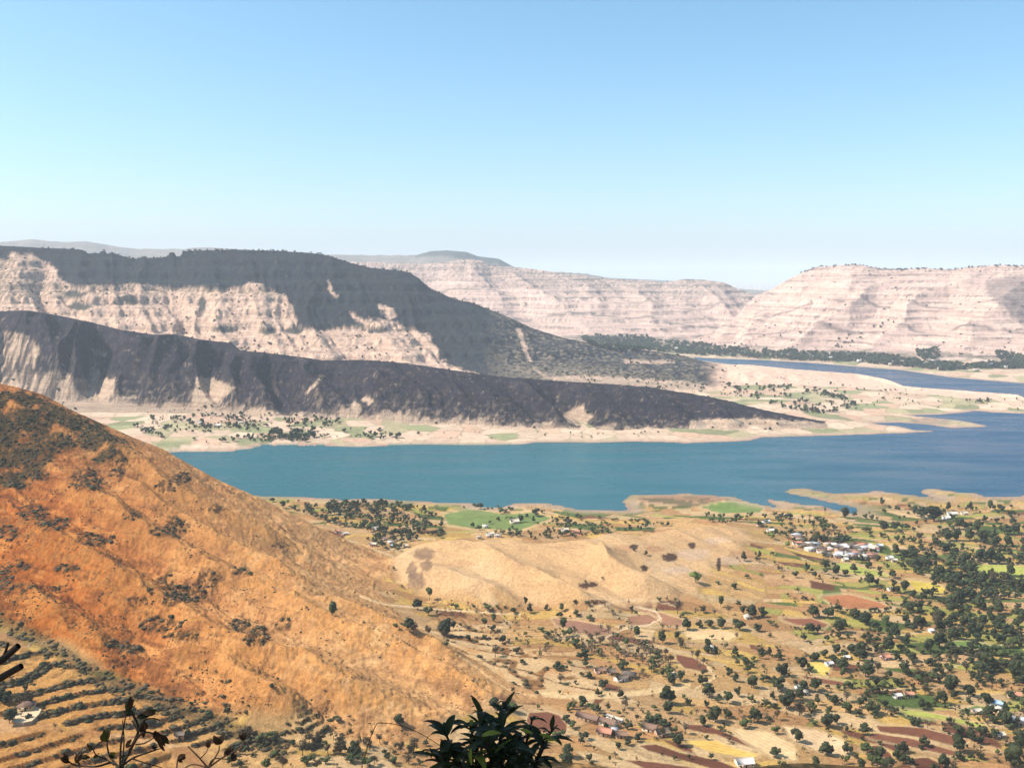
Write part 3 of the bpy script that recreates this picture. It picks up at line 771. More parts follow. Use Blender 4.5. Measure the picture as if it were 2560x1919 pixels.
# mountains
FARF = ['burnt_ridge', 'plateau_mountain', 'right_mountain', 'pale_mountain', 'distant_plateau', 'farthest_hills']
ridL = {nm: (LAB == 4 + j) for j, nm in enumerate(RIDGES)}
nD = fbm(X / 45, Y / 45, 401, 4, .6); nE = fbm(X / 14, Y / 14, 405, 3, .6); nF = fbm(X / 150, Y / 150, 409, 3)
steep = sstep(.55, 1.1, SLOPE)
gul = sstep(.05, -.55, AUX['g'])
T = AUX['t']
m = ridL['burnt_ridge']
burn = C(.038, .034, .046)
CO[m] = burn
mixc(m * sstep(.0, .5, nD) * .45, C(.10, .075, .06))
mixc(m * sstep(.25, .5, nE + .25 * nD) * .35, C(.26, .19, .14))
mixc(m * sstep(.05, .45, fbm(X / 8, Y / 10, 413, 3, .7)) * .5, C(.13, .095, .075))
mixc(m * sstep(.1, .4, -fbm(X / 9, Y / 12, 417, 3, .7)) * .5, C(.018, .016, .022))
mixc(m * sstep(.34, .52, fbm(X / 12, Y / 16, 419, 3, .65) + .18 * nD) * .8, C(.36, .27, .20))
mixc(m * sstep(-.3, -.7, AUX['g']) * sstep(.0, .35, nE + .2) * sstep(.75, .3, T) * .75, C(.36, .27, .20))
mixc(m * sstep(.30, .08, T) * sstep(.0, .3, nE + .3 * nD) * .55, C(.33, .25, .18))
unb = np.zeros(len(X))
for poly in [[(-60,820),(60,835),(100,870),(95,900),(80,935),(150,925),(200,948),(285,945),(282,985),(240,1005),(200,1015),(350,1040),(350,1075),(-60,1075)],
             [(488,940),(541,948),(592,971),(556,992),(545,1024),(500,1075),(440,1075),(478,1030),(482,1000)], [(236,900),(250,940),(235,975),(222,940)], [(232,868),(262,880),(270,890),(240,884)],
             [(1455,1010),(1480,1040),(1462,1065),(1420,1060),(1405,1035)], [(1200,1040),(1214,1062),(1200,1080),(1188,1060)], [(1730,1050),(1850,1045),(1990,1050),(2080,1058),(2080,1110),(1700,1110)],
             [(760,980),(800,940),(806,944),(770,985)], [(910,985),(935,1000),(925,1012),(905,998)], [(870,1020),(890,1000),(905,1030),(890,1060),(860,1060)]]:
    unb = np.maximum(unb, px_mask(poly, 4, 13, 40, 411))
# unburnt grass survives at the very foot and in some gully floors
unb = np.maximum(unb, sstep(.09, .03, T + .16 * nD + .08 * nE + .05 * AUX['g']) * .9)
unb = np.maximum(unb, sstep(.32, .12, T) * sstep(-.6, -.8, AUX['g']) * .7)
ldr = sstep(260, 190, PX) * (PY < 1000)
unb = unb * (1 - ldr * .85 * sstep(-.25, .25, fbm(X / 16, Y / 60, 415, 3) + .4 * nE))
mixc(m * unb, C(.54, .40, .29))
mixc(m * unb * gul * .5, C(.25, .19, .14))
mixc(m * unb * sstep(.1, .4, nE) * .4, C(.40, .28, .20))

m = ridL['plateau_mountain']
DKG = C(.027, .035, .046)
CO[m] = DKG
mixc(m * sstep(-.1, .4, nD) * .4, C(.065, .075, .05))
mixc(m * sstep(-.2, .3, -nF) * .5, C(.042, .034, .038))
mixc(m * sstep(.0, .4, fbm(X / 13, Y / 16, 423, 3, .7)) * .5, C(.085, .090, .055))
mixc(m * sstep(.1, .45, -fbm(X / 15, Y / 18, 427, 3, .7)) * .5, C(.014, .018, .020))
mixc(m * sstep(.45, .62, fbm(X / 16, Y / 20, 429, 3, .65) + .2 * sstep(.5, .1, T)) * .6, C(.30, .23, .16))
PALEP = [(-60,775),(-60,640),(18,650),(24,634),(82,634),(100,655),(140,668),(150,700),(190,715),(260,716),(330,708),(400,714),(440,722),(510,716),(560,724),(600,716),(625,704),(650,712),(690,728),(722,748),(730,775),(745,818),(800,824),(850,824),
  (870,812),(900,798),(960,800),(985,806),(1020,818),(1070,835),(1090,862),(1100,900),(1190,935),(1190,990),(-60,990)]
pm = px_mask(PALEP, 5, 16, 55, 421)
for poly in [[(940,760),(962,762),(985,772),(990,790),(975,802),(955,785)], [(820,700),(830,722),(845,740),(838,745),(818,722)], [(872,778),(890,785),(900,800),(885,796)], [(1290,820),(1302,822),(1318,870),(1330,905),(1322,905),(1305,870)],
             [(1330,915),(1370,940),(1400,950),(1360,945)], [(1560,898),(1680,900),(1690,908),(1560,908)], [(1380,940),(1500,938),(1600,945),(1700,952),(1900,985),(1900,1010),(1380,980)]]:
    pm = np.maximum(pm, px_mask(poly, 3, 6, 40, 431))
ruff = sstep(180, -20, PX) * sstep(800, 650, PY)
pc = C(.68, .48, .36)
pm = np.maximum(pm, sstep(1740, 1830, PX + 30 * nD) * (PX > 1700))
mixc(m * pm, pc)
band = np.exp(-((PY - 722 - 14 * nF) / 22) ** 2)
mixc(m * pm * sstep(.0, .35, nE + .3 * nD + .3 * band - .12 + .35 * ruff) * .65 * (PX < 1200), C(.12, .11, .07))
mixc(m * pm * sstep(.35, .6, nE + .2 * nD) * .5, C(.22, .16, .12))
mixc(m * pm * gul * .45 * sstep(-.2, .2, nE), C(.20, .16, .13))
for (a, b, w, h_) in [(560,823,34,10),(670,828,22,9),(735,825,22,11),(885,812,24,8),(940,825,30,8),(505,760,10,24),(320,745,22,10),(185,735,30,10),(330,755,24,8),(200,765,30,10),(530,716,30,8)]:
    mixc(m * blob(a, b, w, h_, 441, 30) * .9, C(.05, .06, .05))
right_low = sstep(1180, 1300, PX) * (PX < 1760)
mixc(m * right_low * sstep(-.05, .35, nE + .5 * nD + .3 * sstep(.5, .1, T)) * .7, C(.40, .32, .23))
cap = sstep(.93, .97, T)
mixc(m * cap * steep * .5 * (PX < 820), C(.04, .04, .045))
# peninsula fields
pen = m * sstep(1760, 1850, PX)
mixc(pen * sstep(0, .5, nD) * .4, C(.48, .33, .24))
mixc(pen * sstep(.2, .5, nE) * .25, C(.3, .22, .15))

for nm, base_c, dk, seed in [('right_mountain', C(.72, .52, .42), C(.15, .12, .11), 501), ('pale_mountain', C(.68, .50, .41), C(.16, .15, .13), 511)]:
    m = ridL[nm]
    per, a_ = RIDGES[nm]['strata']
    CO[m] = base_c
    mixc(m * sstep(-.2, .5, nD) * .35, base_c * C(.80, .72, .70))
    q = (Z + 0.12 * per * fbm(X / 400, Y / 400, RIDGES[nm]['seed'] + 8, 2)) / per
    fr = q - np.floor(q)
    cl = sstep(.60, .70, fr) * sstep(.99, .88, fr)
    gate = sstep(-.12, .22, fbm(X / 160, q * 3.0 + Y / 600, seed, 3))
    mixc(m * cl * gate * .75, dk)
    lines = perlin(Z / 9.0 + .4 * nF, X / 900 + Y / 900, seed + 20) + .5 * perlin(Z / 4.0, X / 300, seed + 21)
    mixc(m * sstep(.28, .6, lines) * .38 * sstep(-.3, .2, fbm(X / 120, Z / 20, seed + 22, 2)), base_c * C(.50, .46, .48))
    mixc(m * sstep(-.3, -.6, lines) * .35, C(.80, .60, .46))
    for zb_, wd__ in ((.30, .012), (.55, .010)):
        zc_ = (T - zb_ - .02 * nF) / wd__
        mixc(m * np.exp(-zc_ ** 2) * sstep(-.45, .0, fbm(X / 90, Y / 400, seed + 25 + int(zb_ * 10), 2)) * .75, dk)
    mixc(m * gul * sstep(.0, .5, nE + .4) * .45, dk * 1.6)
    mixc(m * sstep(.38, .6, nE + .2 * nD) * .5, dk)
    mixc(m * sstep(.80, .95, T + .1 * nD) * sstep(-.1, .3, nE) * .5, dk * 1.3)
    mixc(m * sstep(.10, .02, T) * sstep(-.3, .2, nD) * .6, C(.09, .12, .07))
m = ridL['pale_mountain']
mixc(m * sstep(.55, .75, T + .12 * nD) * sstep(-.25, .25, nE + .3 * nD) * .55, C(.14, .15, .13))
m = ridL['right_mountain']
mixc(m * px_mask([(2470,700),(2520,690),(2620,690),(2620,850),(2570,825),(2530,790),(2495,760),(2460,730)], 6, 14, 60, 521) * .6, C(.18, .15, .14))  # wedge of shadow painted on the right end of the mountain
m = ridL['distant_plateau']
CO[m] = C(.30, .27, .22)
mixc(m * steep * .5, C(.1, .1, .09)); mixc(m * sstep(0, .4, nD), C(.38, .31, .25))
mixc(m * px_mask([(1035,640),(1050,632),(1080,620),(1170,622),(1205,635),(1260,640),(1290,668),(1230,660),(1100,640)], 3, 2, 90, 531) * .8, C(.07, .09, .07))
CO[ridL['farthest_hills']] = C(.25, .24, .2)
for poly in [[(1610,850),(1700,858),(1790,868),(1880,878),(2000,882),(2124,892),(2124,905),(2020,902),(1900,894),(1780,888),(1660,880),(1540,868),(1500,850)],
             [(2080,885),(2200,890),(2318,908),(2420,915),(2600,905),(2600,945),(2470,938),(2360,925),(2250,914),(2100,900)], [(1450,840),(1620,840),(1640,870),(1560,880),(1470,860)]]:
    mixc(px_mask(poly, 5, 8, 60, 541) * ((LAB == 3) | (LAB == 6) | (LAB == 7)) * (Y > 3200) * .6, C(.13, .14, .09))
# lake bed
wetm = np.maximum(AUX['dl'], AUX['da']) > 0
CO[wetm] = C(.20, .22, .16)
CO = np.clip(CO, .008, .9)
pw = (1.17 + .15 * AUX['h6'])[near][:, None]
CO[near] = (CO[near] / .55) ** pw * .515
CO[far] = (CO[far] / .65) ** 1.15 * .60
CO = np.clip(CO, .008, .85)

# ------------------------------------------------------------------ materials
def new_mat(name):
    m = bpy.data.materials.new(name); m.use_nodes = True
    nt = m.node_tree; b = nt.nodes['Principled BSDF']
    return m, nt, b
def nd(nt, t, **kw):
    x = nt.nodes.new(t)
    for k_, v in kw.items():
        setattr(x, k_, v)
    return x
def ground_material(name, scale, bump, fine, strata=0.0):
    m, nt, b = new_mat(name)
    at = nd(nt, 'ShaderNodeVertexColor'); at.layer_name = 'albedo'
    geo = nd(nt, 'ShaderNodeNewGeometry')
    n1 = nd(nt, 'ShaderNodeTexNoise'); n1.inputs['Scale'].default_value = scale; n1.inputs['Detail'].default_value = 5; n1.inputs['Roughness'].default_value = .65
    n2 = nd(nt, 'ShaderNodeTexNoise'); n2.inputs['Scale'].default_value = scale * 4.5; n2.inputs['Detail'].default_value = 4
    nt.links.new(geo.outputs['Position'], n1.inputs['Vector']); nt.links.new(geo.outputs['Position'], n2.inputs['Vector'])
    mr = nd(nt, 'ShaderNodeMapRange'); mr.inputs['From Min'].default_value = .3; mr.inputs['From Max'].default_value = .7
    mr.inputs['To Min'].default_value = 1 - fine; mr.inputs['To Max'].default_value = 1 + fine * .8
    nt.links.new(n1.outputs['Fac'], mr.inputs['Value'])
    mul = nd(nt, 'ShaderNodeVectorMath', operation='SCALE')
    nt.links.new(at.outputs['Color'], mul.inputs[0]); nt.links.new(mr.outputs['Result'], mul.inputs['Scale'])
    if strata:      # thin level rock beds
        mp = nd(nt, 'ShaderNodeMapping'); mp.inputs['Scale'].default_value = (.0035, .0035, .16)
        nt.links.new(geo.outputs['Position'], mp.inputs[0])
        n3 = nd(nt, 'ShaderNodeTexNoise'); n3.inputs['Scale'].default_value = 1.0; n3.inputs['Detail'].default_value = 3; n3.inputs['Roughness'].default_value = .7
        nt.links.new(mp.outputs[0], n3.inputs['Vector'])
        m3 = nd(nt, 'ShaderNodeMapRange'); m3.inputs['From Min'].default_value = .35; m3.inputs['From Max'].default_value = .65
        m3.inputs['To Min'].default_value = 1 - strata; m3.inputs['To Max'].default_value = 1 + strata * .6
        nt.links.new(n3.outputs['Fac'], m3.inputs['Value'])
        mu3 = nd(nt, 'ShaderNodeVectorMath', operation='SCALE')
        nt.links.new(mul.outputs['Vector'], mu3.inputs[0]); nt.links.new(m3.outputs[0], mu3.inputs['Scale'])
        mul = mu3
    nt.links.new(mul.outputs['Vector'], b.inputs['Base Color'])
    ad = nd(nt, 'ShaderNodeMath', operation='ADD')
    nt.links.new(n1.outputs['Fac'], ad.inputs[0]); nt.links.new(n2.outputs['Fac'], ad.inputs[1])
    bp = nd(nt, 'ShaderNodeBump'); bp.inputs['Strength'].default_value = .8; bp.inputs['Distance'].default_value = bump
    nt.links.new(ad.outputs[0], bp.inputs['Height']); nt.links.new(bp.outputs['Normal'], b.inputs['Normal'])
    b.inputs['Roughness'].default_value = 1.0
    b.inputs['Specular IOR Level'].default_value = 0.05
    return m
M_NEAR = ground_material('dry_ground', .40, 1.7, .30)
M_FIELD = ground_material('field_soil', .5, .35, .12)
M_FAR = ground_material('mountain_slope', .06, 7.0, .22, .26)
M_LOW = ground_material('low_land', .06, 2.5, .2)

# ------------------------------------------------------------------ the ground meshes (one continuous surface, split where one landform meets the next)
ids = np.arange(NR * NC).reshape(NR, NC)
quads = np.stack([ids[:-1, :-1], ids[:-1, 1:], ids[1:, 1:], ids[1:, :-1]], -1).reshape(-1, 4)
flab = LAB[quads[:, 0]].copy()
fx_ = PX[quads[:, 0]]
# peninsula is its own landform
pen_id = 50
flab[(flab == 5) & (fx_ > 1790)] = pen_id
ff = FID[quads[:, 0]]
flab = np.where((ff >= 0), 100 + ff, flab)
# drop ground that lies deep under the lakes
deep = (np.maximum(AUX['dl'], AUX['da'])[quads].min(1) > 60)
def build_ground(name, sel, mat, label, cat='hillside'):
    q = quads[sel]
    if len(q) == 0: return None
    u, inv = np.unique(q, return_inverse=True)
    inv = inv.reshape(-1, 4)
    me = bpy.data.meshes.new(name)
    me.vertices.add(len(u)); me.vertices.foreach_set('co', np.stack([X[u], Y[u], Z[u]], 1).astype(np.float32).ravel())
    me.loops.add(len(q) * 4); me.loops.foreach_set('vertex_index', inv.ravel().astype(np.int32))
    me.polygons.add(len(q)); me.polygons.foreach_set('loop_start', (np.arange(len(q)) * 4).astype(np.int32))
    me.polygons.foreach_set('use_smooth', np.ones(len(q), bool))
    me.update(calc_edges=True)
    ca = me.color_attributes.new('albedo', 'FLOAT_COLOR', 'POINT')
    ca.data.foreach_set('color', np.concatenate([CO[u], np.ones((len(u), 1))], 1).astype(np.float32).ravel())
    me.materials.append(mat)
    o = bpy.data.objects.new(name, me); COL.objects.link(o)
    o['kind'] = 'structure'; o['label'] = label; o['category'] = cat
    return o
GROUPS = [('valley_ground', [0], M_NEAR, 'dry straw coloured valley floor dotted with trees and small fields', 'ground'),
 ('orange_hillside', [1], M_NEAR, 'steep orange dry grass hillside with spurs falling towards the valley', 'hillside'),
 ('golden_hill', [2], M_NEAR, 'low rounded golden grass hill in front of the lakeside village', 'hill'),
 ('lake_shore_land', [3], M_LOW, 'pinkish tan low land along the far shores of the lake', 'ground'),
 ('burnt_ridge', [4], M_FAR, 'long dark scorched ridge rising straight behind the lake', 'ridge'),
 ('plateau_mountain', [5], M_FAR, 'flat topped mountain with dark upper slopes and pale lower slopes', 'mountain'),
 ('peninsula', [pen_id], M_LOW, 'low tan peninsula between the two arms of the lake', 'peninsula'),
 ('banded_mountain', [6], M_FAR, 'pale pink mountain with dark horizontal rock bands behind the far water', 'mountain'),
 ('pale_mountain', [7], M_FAR, 'hazy pale pink mountain range in the middle distance', 'mountain'),
 ('distant_plateau', [8], M_FAR, 'faint blue flat topped plateau on the skyline', 'mountain'),
 ('farthest_hills', [9], M_FAR, 'faintest hills almost lost in haze in the gap between the mountains', 'hills')]
for nm, ls, mt, lb, cat in GROUPS:
    build_ground(nm, np.isin(flab, ls) & ~deep, mt, lb, cat)
for i, (nm, lb, col, poly) in enumerate(FIELDS):
    build_ground(nm, (flab == 100 + i) & ~deep, M_FIELD if np.mean([p[1] for p in poly]) > 1150 else M_LOW, lb, 'field')
print('ground built', round(time.time() - T0, 1))

# ------------------------------------------------------------------ water: one level sheet
m_w, nt, b = new_mat('lake_water')
geo = nd(nt, 'ShaderNodeNewGeometry')
sep = nd(nt, 'ShaderNodeSeparateXYZ'); nt.links.new(geo.outputs['Position'], sep.inputs[0])
nz = nd(nt, 'ShaderNodeTexNoise'); nz.inputs['Scale'].default_value = .0022; nz.inputs['Detail'].default_value = 3
nt.links.new(geo.outputs['Position'], nz.inputs['Vector'])
# silty water off the western shore, clear deep water to the east and in the far arm
mrx = nd(nt, 'ShaderNodeMapRange'); mrx.inputs['From Min'].default_value = 120; mrx.inputs['From Max'].default_value = 900
nt.links.new(sep.outputs['X'], mrx.inputs['Value'])
ad = nd(nt, 'ShaderNodeMath', operation='MULTIPLY_ADD'); ad.inputs[1].default_value = .5; ad.inputs[2].default_value = -.25
nt.links.new(nz.outputs['Fac'], ad.inputs[0])
ad2 = nd(nt, 'ShaderNodeMath', operation='ADD', use_clamp=True); nt.links.new(mrx.outputs[0], ad2.inputs[0]); nt.links.new(ad.outputs[0], ad2.inputs[1])
ramp = nd(nt, 'ShaderNodeValToRGB')
ramp.color_ramp.elements[0].color = (.020, .105, .125, 1); ramp.color_ramp.elements[1].color = (.002, .052, .112, 1)
nt.links.new(ad2.outputs[0], ramp.inputs[0]); nt.links.new(ramp.outputs[0], b.inputs['Base Color'])
nw = nd(nt, 'ShaderNodeTexNoise'); nw.inputs['Scale'].default_value = .22; nw.inputs['Detail'].default_value = 5; nw.inputs['Roughness'].default_value = .7
ns = nd(nt, 'ShaderNodeTexNoise'); ns.inputs['Scale'].default_value = .012; ns.inputs['Detail'].default_value = 4
ms = nd(nt, 'ShaderNodeMapping'); ms.inputs['Scale'].default_value = (.35, 1.6, 1); ms.inputs['Rotation'].default_value = (0, 0, .15)
nt.links.new(geo.outputs['Position'], ms.inputs[0]); nt.links.new(ms.outputs[0], ns.inputs['Vector'])
mrr = nd(nt, 'ShaderNodeMapRange'); mrr.inputs['From Min'].default_value = .35; mrr.inputs['From Max'].default_value = .65; mrr.inputs['To Min'].default_value = .16; mrr.inputs['To Max'].default_value = .38
nt.links.new(ns.outputs['Fac'], mrr.inputs['Value'])
mp = nd(nt, 'ShaderNodeMapping'); mp.inputs['Scale'].default_value = (1, 2.2, 1)
nt.links.new(geo.outputs['Position'], mp.inputs[0]); nt.links.new(mp.outputs[0], nw.inputs['Vector'])
bp = nd(nt, 'ShaderNodeBump'); bp.inputs['Strength'].default_value = .5; bp.inputs['Distance'].default_value = .9
nt.links.new(nw.outputs['Fac'], bp.inputs['Height']); nt.links.new(bp.outputs['Normal'], b.inputs['Normal'])
nt.links.new(mrr.outputs[0], b.inputs['Roughness'])
b.inputs['IOR'].default_value = 1.33
b.inputs['Specular IOR Level'].default_value = .12
def sheet(name, xs, ys, z, mat):
    bm = bmesh.new()
    V = [[bm.verts.new((x, y, z)) for x in xs] for y in ys]
    for i in range(len(ys) - 1):
        for j in range(len(xs) - 1):
            bm.faces.new((V[i][j], V[i][j + 1], V[i + 1][j + 1], V[i + 1][j]))
    me = bpy.data.meshes.new(name); bm.to_mesh(me); bm.free(); me.materials.append(mat)
    o = bpy.data.objects.new(name, me); COL.objects.link(o); return o
o = sheet('lake_water', np.linspace(-1200, 3200, 12), np.linspace(1080, 2500, 6), 0.0, m_w)
o['kind'] = 'structure'; o['label'] = 'broad blue-green lake lying across the valley'; o['category'] = 'lake'
o = sheet('far_arm_water', np.linspace(300, 4400, 8), np.linspace(2510, 3950, 4), 0.0, m_w)
o['kind'] = 'structure'; o['label'] = 'narrow blue far arm of the lake behind the peninsula'; o['category'] = 'lake'

# ------------------------------------------------------------------ haze in the valley air
bm = bmesh.new(); bmesh.ops.create_cube(bm, size=1.0)
me = bpy.data.meshes.new('haze'); bm.to_mesh(me); bm.free()
hz = bpy.data.objects.new('haze', me); COL.objects.link(hz)
HZB, HZT = -12.0, 900.0
hz.scale = (64000 * 2, 64000, HZT - HZB); hz.location = (0, 64000 / 2 - 300, (HZB + HZT) / 2)
m_h = bpy.data.materials.new('haze_air'); m_h.use_nodes = True
nt = m_h.node_tree; nt.nodes.clear()
ho = nt.nodes.new('ShaderNodeOutputMaterial'); pv = nt.nodes.new('ShaderNodeVolumePrincipled')
pv.inputs['Color'].default_value = (.76, .87, .99, 1); pv.inputs['Density'].default_value = 0.000056; pv.inputs['Anisotropy'].default_value = 0.0
nt.links.new(pv.outputs[0], ho.inputs['Volume'])
me.materials.append(m_h)
hz['kind'] = 'stuff'; hz['label'] = 'pale haze filling the valley air'; hz['category'] = 'haze'
# ------------------------------------------------------------------ trees
def foliage_mat(name, col, col2, rough=.7):
    m, nt, b = new_mat(name)
    oi = nd(nt, 'ShaderNodeObjectInfo'); geo = nd(nt, 'ShaderNodeNewGeometry')
    nz = nd(nt, 'ShaderNodeTexNoise'); nz.inputs['Scale'].default_value = .55; nz.inputs['Detail'].default_value = 3
    nt.links.new(geo.outputs['Position'], nz.inputs['Vector'])
    ad = nd(nt, 'ShaderNodeMath', operation='MULTIPLY_ADD'); ad.inputs[1].default_value = .5
    nt.links.new(oi.outputs['Random'], ad.inputs[0])
    mr = nd(nt, 'ShaderNodeMapRange'); mr.inputs['From Min'].default_value = .3; mr.inputs['From Max'].default_value = .7; mr.inputs['To Max'].default_value = .5
    nt.links.new(nz.outputs['Fac'], mr.inputs['Value']); nt.links.new(mr.outputs[0], ad.inputs[2])
    mx = nd(nt, 'ShaderNodeMix', data_type='RGBA')
    mx.inputs['A'].default_value = (*col, 1); mx.inputs['B'].default_value = (*col2, 1)
    nt.links.new(ad.outputs[0], mx.inputs['Factor'])
    nt.links.new(mx.outputs['Result'], b.inputs['Base Color'])
    b.inputs['Roughness'].default_value = rough; b.inputs['Specular IOR Level'].default_value = .12
    return m
def plain_mat(name, col, rough=.85, spec=.2, noise_scale=3.0, amt=.15):
    m, nt, b = new_mat(name)
    tc = nd(nt, 'ShaderNodeTexCoord'); nz = nd(nt, 'ShaderNodeTexNoise'); nz.inputs['Scale'].default_value = noise_scale; nz.inputs['Detail'].default_value = 4
    nt.links.new(tc.outputs['Object'], nz.inputs['Vector'])
    mx = nd(nt, 'ShaderNodeMix', data_type='RGBA')
    mx.inputs['A'].default_value = (*[c_ * (1 - amt) for c_ in col], 1); mx.inputs['B'].default_value = (*[min(c_ * (1 + amt), 1) for c_ in col], 1)
    nt.links.new(nz.outputs['Fac'], mx.inputs['Factor']); nt.links.new(mx.outputs['Result'], b.inputs['Base Color'])
    b.inputs['Roughness'].default_value = rough; b.inputs['Specular IOR Level'].default_value = spec
    return m
M_DARK = foliage_mat('dark_leaves', (.012, .020, .009), (.060, .070, .028))
M_GREEN = foliage_mat('green_leaves', (.035, .052, .018), (.085, .105, .032))
M_BRIGHT = foliage_mat('bright_leaves', (.10, .14, .03), (.17, .21, .05))
M_BARE = foliage_mat('dry_twigs', (.12, .088, .055), (.20, .145, .085))
M_RUSTY = foliage_mat('brown_leaves', (.070, .058, .030), (.12, .092, .048))
M_SCRUB = foliage_mat('scrub_leaves', (.040, .038, .018), (.12, .090, .045))
M_BARK = plain_mat('bark', (.11, .085, .06))

def raw_mesh(name, V, F, mats, mi=None, smooth=False):
    me = bpy.data.meshes.new(name)
    V = np.asarray(V, np.float32)
    me.vertices.add(len(V)); me.vertices.foreach_set('co', V.ravel())
    if isinstance(F, np.ndarray):
        k_ = F.shape[1]
        me.loops.add(F.size); me.loops.foreach_set('vertex_index', F.ravel().astype(np.int32))
        me.polygons.add(len(F)); me.polygons.foreach_set('loop_start', (np.arange(len(F)) * k_).astype(np.int32))
    else:
        me.vertices.clear() if hasattr(me.vertices, 'clear') else None
        me = bpy.data.meshes.new(name); me.from_pydata(V.tolist(), [], F)
    for m in mats: me.materials.append(m)
    if mi is not None: me.polygons.foreach_set('material_index', np.asarray(mi, np.int32))
    if smooth: me.polygons.foreach_set('use_smooth', np.ones(len(me.polygons), bool))
    me.update(calc_edges=True)
    return me
def ico(sub):
    bm = bmesh.new(); bmesh.ops.create_icosphere(bm, subdivisions=sub, radius=1)
    v = np.array([p.co[:] for p in bm.verts]); f = np.array([[q.index for q in t.verts] for t in bm.faces]); bm.free()
    return v, f
ICO1, ICO2 = ico(1), ico(2)
def tube(P0, P1, r0, r1, n=6):
    P0 = np.array(P0, float); P1 = np.array(P1, float); d = P1 - P0; L = np.linalg.norm(d) + 1e-9; d /= L
    a = np.cross(d, [0, 0, 1.0]) if abs(d[2]) < .9 else np.cross(d, [1.0, 0, 0]); a /= np.linalg.norm(a); b_ = np.cross(d, a)
    t = np.arange(n) * 2 * np.pi / n
    ring = np.cos(t)[:, None] * a + np.sin(t)[:, None] * b_
    V = np.concatenate([P0 + ring * r0, P1 + ring * r1])
    i = np.arange(n); j = (i + 1) % n
    F = np.concatenate([np.stack([i, j, j + n], 1), np.stack([i, j + n, i + n], 1)])
    return V, F
def join(parts):
    V = []; F = []; o = 0
    for v, f in parts:
        V.append(v); F.append(f + o); o += len(v)
    return np.concatenate(V), np.concatenate(F)
def leaf_cards(cent, size, rg, flat=.5):
    """small bent leaf sprays: two triangles each, random facing"""
    n_ = len(cent)
    a = rg.normal(size=(n_, 3)); a /= np.linalg.norm(a, axis=1)[:, None]
    b_ = np.cross(a, rg.normal(size=(n_, 3))); b_ /= np.linalg.norm(b_, axis=1)[:, None]
    c_ = np.cross(a, b_)
    s = (size * (.6 + .8 * rg.random(n_)))[:, None]
    V = np.stack([cent - a * s, cent + b_ * s * .55 + c_ * s * .2, cent + a * s, cent - b_ * s * .55 + c_ * s * .2], 1).reshape(-1, 3)
    i = np.arange(n_) * 4
    F = np.concatenate([np.stack([i, i + 1, i + 2], 1), np.stack([i, i + 2, i + 3], 1)])
    return V, F
def crown_mesh(kind, seed, small=False):
    """unit tree: height about 1"""
    rg = np.random.default_rng(seed)
    parts = []; cards = []
    if kind == 'round':   lobes = 15; cz0, rx, rz, lr = .58, .44, .38, .155
    elif kind == 'tall':  lobes = 9;  cz0, rx, rz, lr = .62, .15, .36, .13
    elif kind == 'spread':lobes = 15; cz0, rx, rz, lr = .62, .56, .26, .145
    else:                 lobes = 10; cz0, rx, rz, lr = .66, .36, .30, .13
    if small: lobes = 6; lr *= 1.35
    base = ICO1 if small else ICO2
    for i in range(lobes):
        d = rg.normal(size=3); d /= np.linalg.norm(d); rad = rg.random() ** .45 * .85
        cpt = np.array([d[0] * rx * rad, d[1] * rx * rad, cz0 + d[2] * rz * rad + (rx * .08 if kind == 'round' else 0)])
        r = lr * (.55 + .85 * rg.random())
        v = base[0] * (r * np.array([1.1, 1.1, .85]))
        v = v * (1 + .34 * rg.normal(size=(len(v), 1)).clip(-1.5, 1.5)) + cpt
        if kind != 'bare' or i % 3 == 0:
            parts.append(((v - cpt) * (1 if kind != 'bare' else .7) + cpt, base[1]))
        nc = (26 if kind != 'bare' else 34) if not small else 7
        dd = rg.normal(size=(nc, 3)); dd /= np.linalg.norm(dd, axis=1)[:, None]
        cards.append(cpt + dd * r * (1.05 + .25 * rg.random((nc, 1))) * (1 if kind != 'bare' else rg.random((nc, 1)) * .9 + .3))
    cc = np.concatenate(cards)
    parts.append(leaf_cards(cc, np.full(len(cc), .050 if not small else .09), rg))
    return join(parts)
def trunk_mesh(kind, seed):
    rg = np.random.default_rng(seed + 900); parts = []
    tr = .028 if kind != 'tall' else .018
    top = np.array([rg.normal() * .02, rg.normal() * .02, .42])
    parts.append(tube((0, 0, -.06), top, tr * 1.3, tr * .8))
    nb = 4 if kind != 'bare' else 8
    for i in range(nb):
        a = rg.random() * 6.28; rr_ = .22 + .12 * rg.random()
        e_ = top + np.array([math.cos(a) * rr_, math.sin(a) * rr_, .18 + .22 * rg.random()])
        if kind == 'tall': e_ = top + np.array([math.cos(a) * .08, math.sin(a) * .08, .2 + .25 * rg.random()])
        st = top * (.75 + .25 * rg.random()) ; st[2] = top[2] * (.7 + .3 * rg.random())
        parts.append(tube(st, e_, tr * .55, tr * .18, 4))
        if kind == 'bare':
            for q in range(4):
                b2 = e_ + rg.normal(size=3) * .12 + np.array([0, 0, .08])
                mpt = st + (e_ - st) * (.4 + .5 * rg.random())
                parts.append(tube(mpt, b2, tr * .28, tr * .08, 3))
    return join(parts)
KMAT = {'round': M_DARK, 'spread': M_GREEN, 'tall': M_GREEN, 'bare': M_BARE, 'bright': M_BRIGHT, 'rusty': M_RUSTY}
SHAPE = {'round': 'round', 'spread': 'spread', 'tall': 'tall', 'bare': 'bare', 'bright': 'round', 'rusty': 'bare'}
LIB = {}
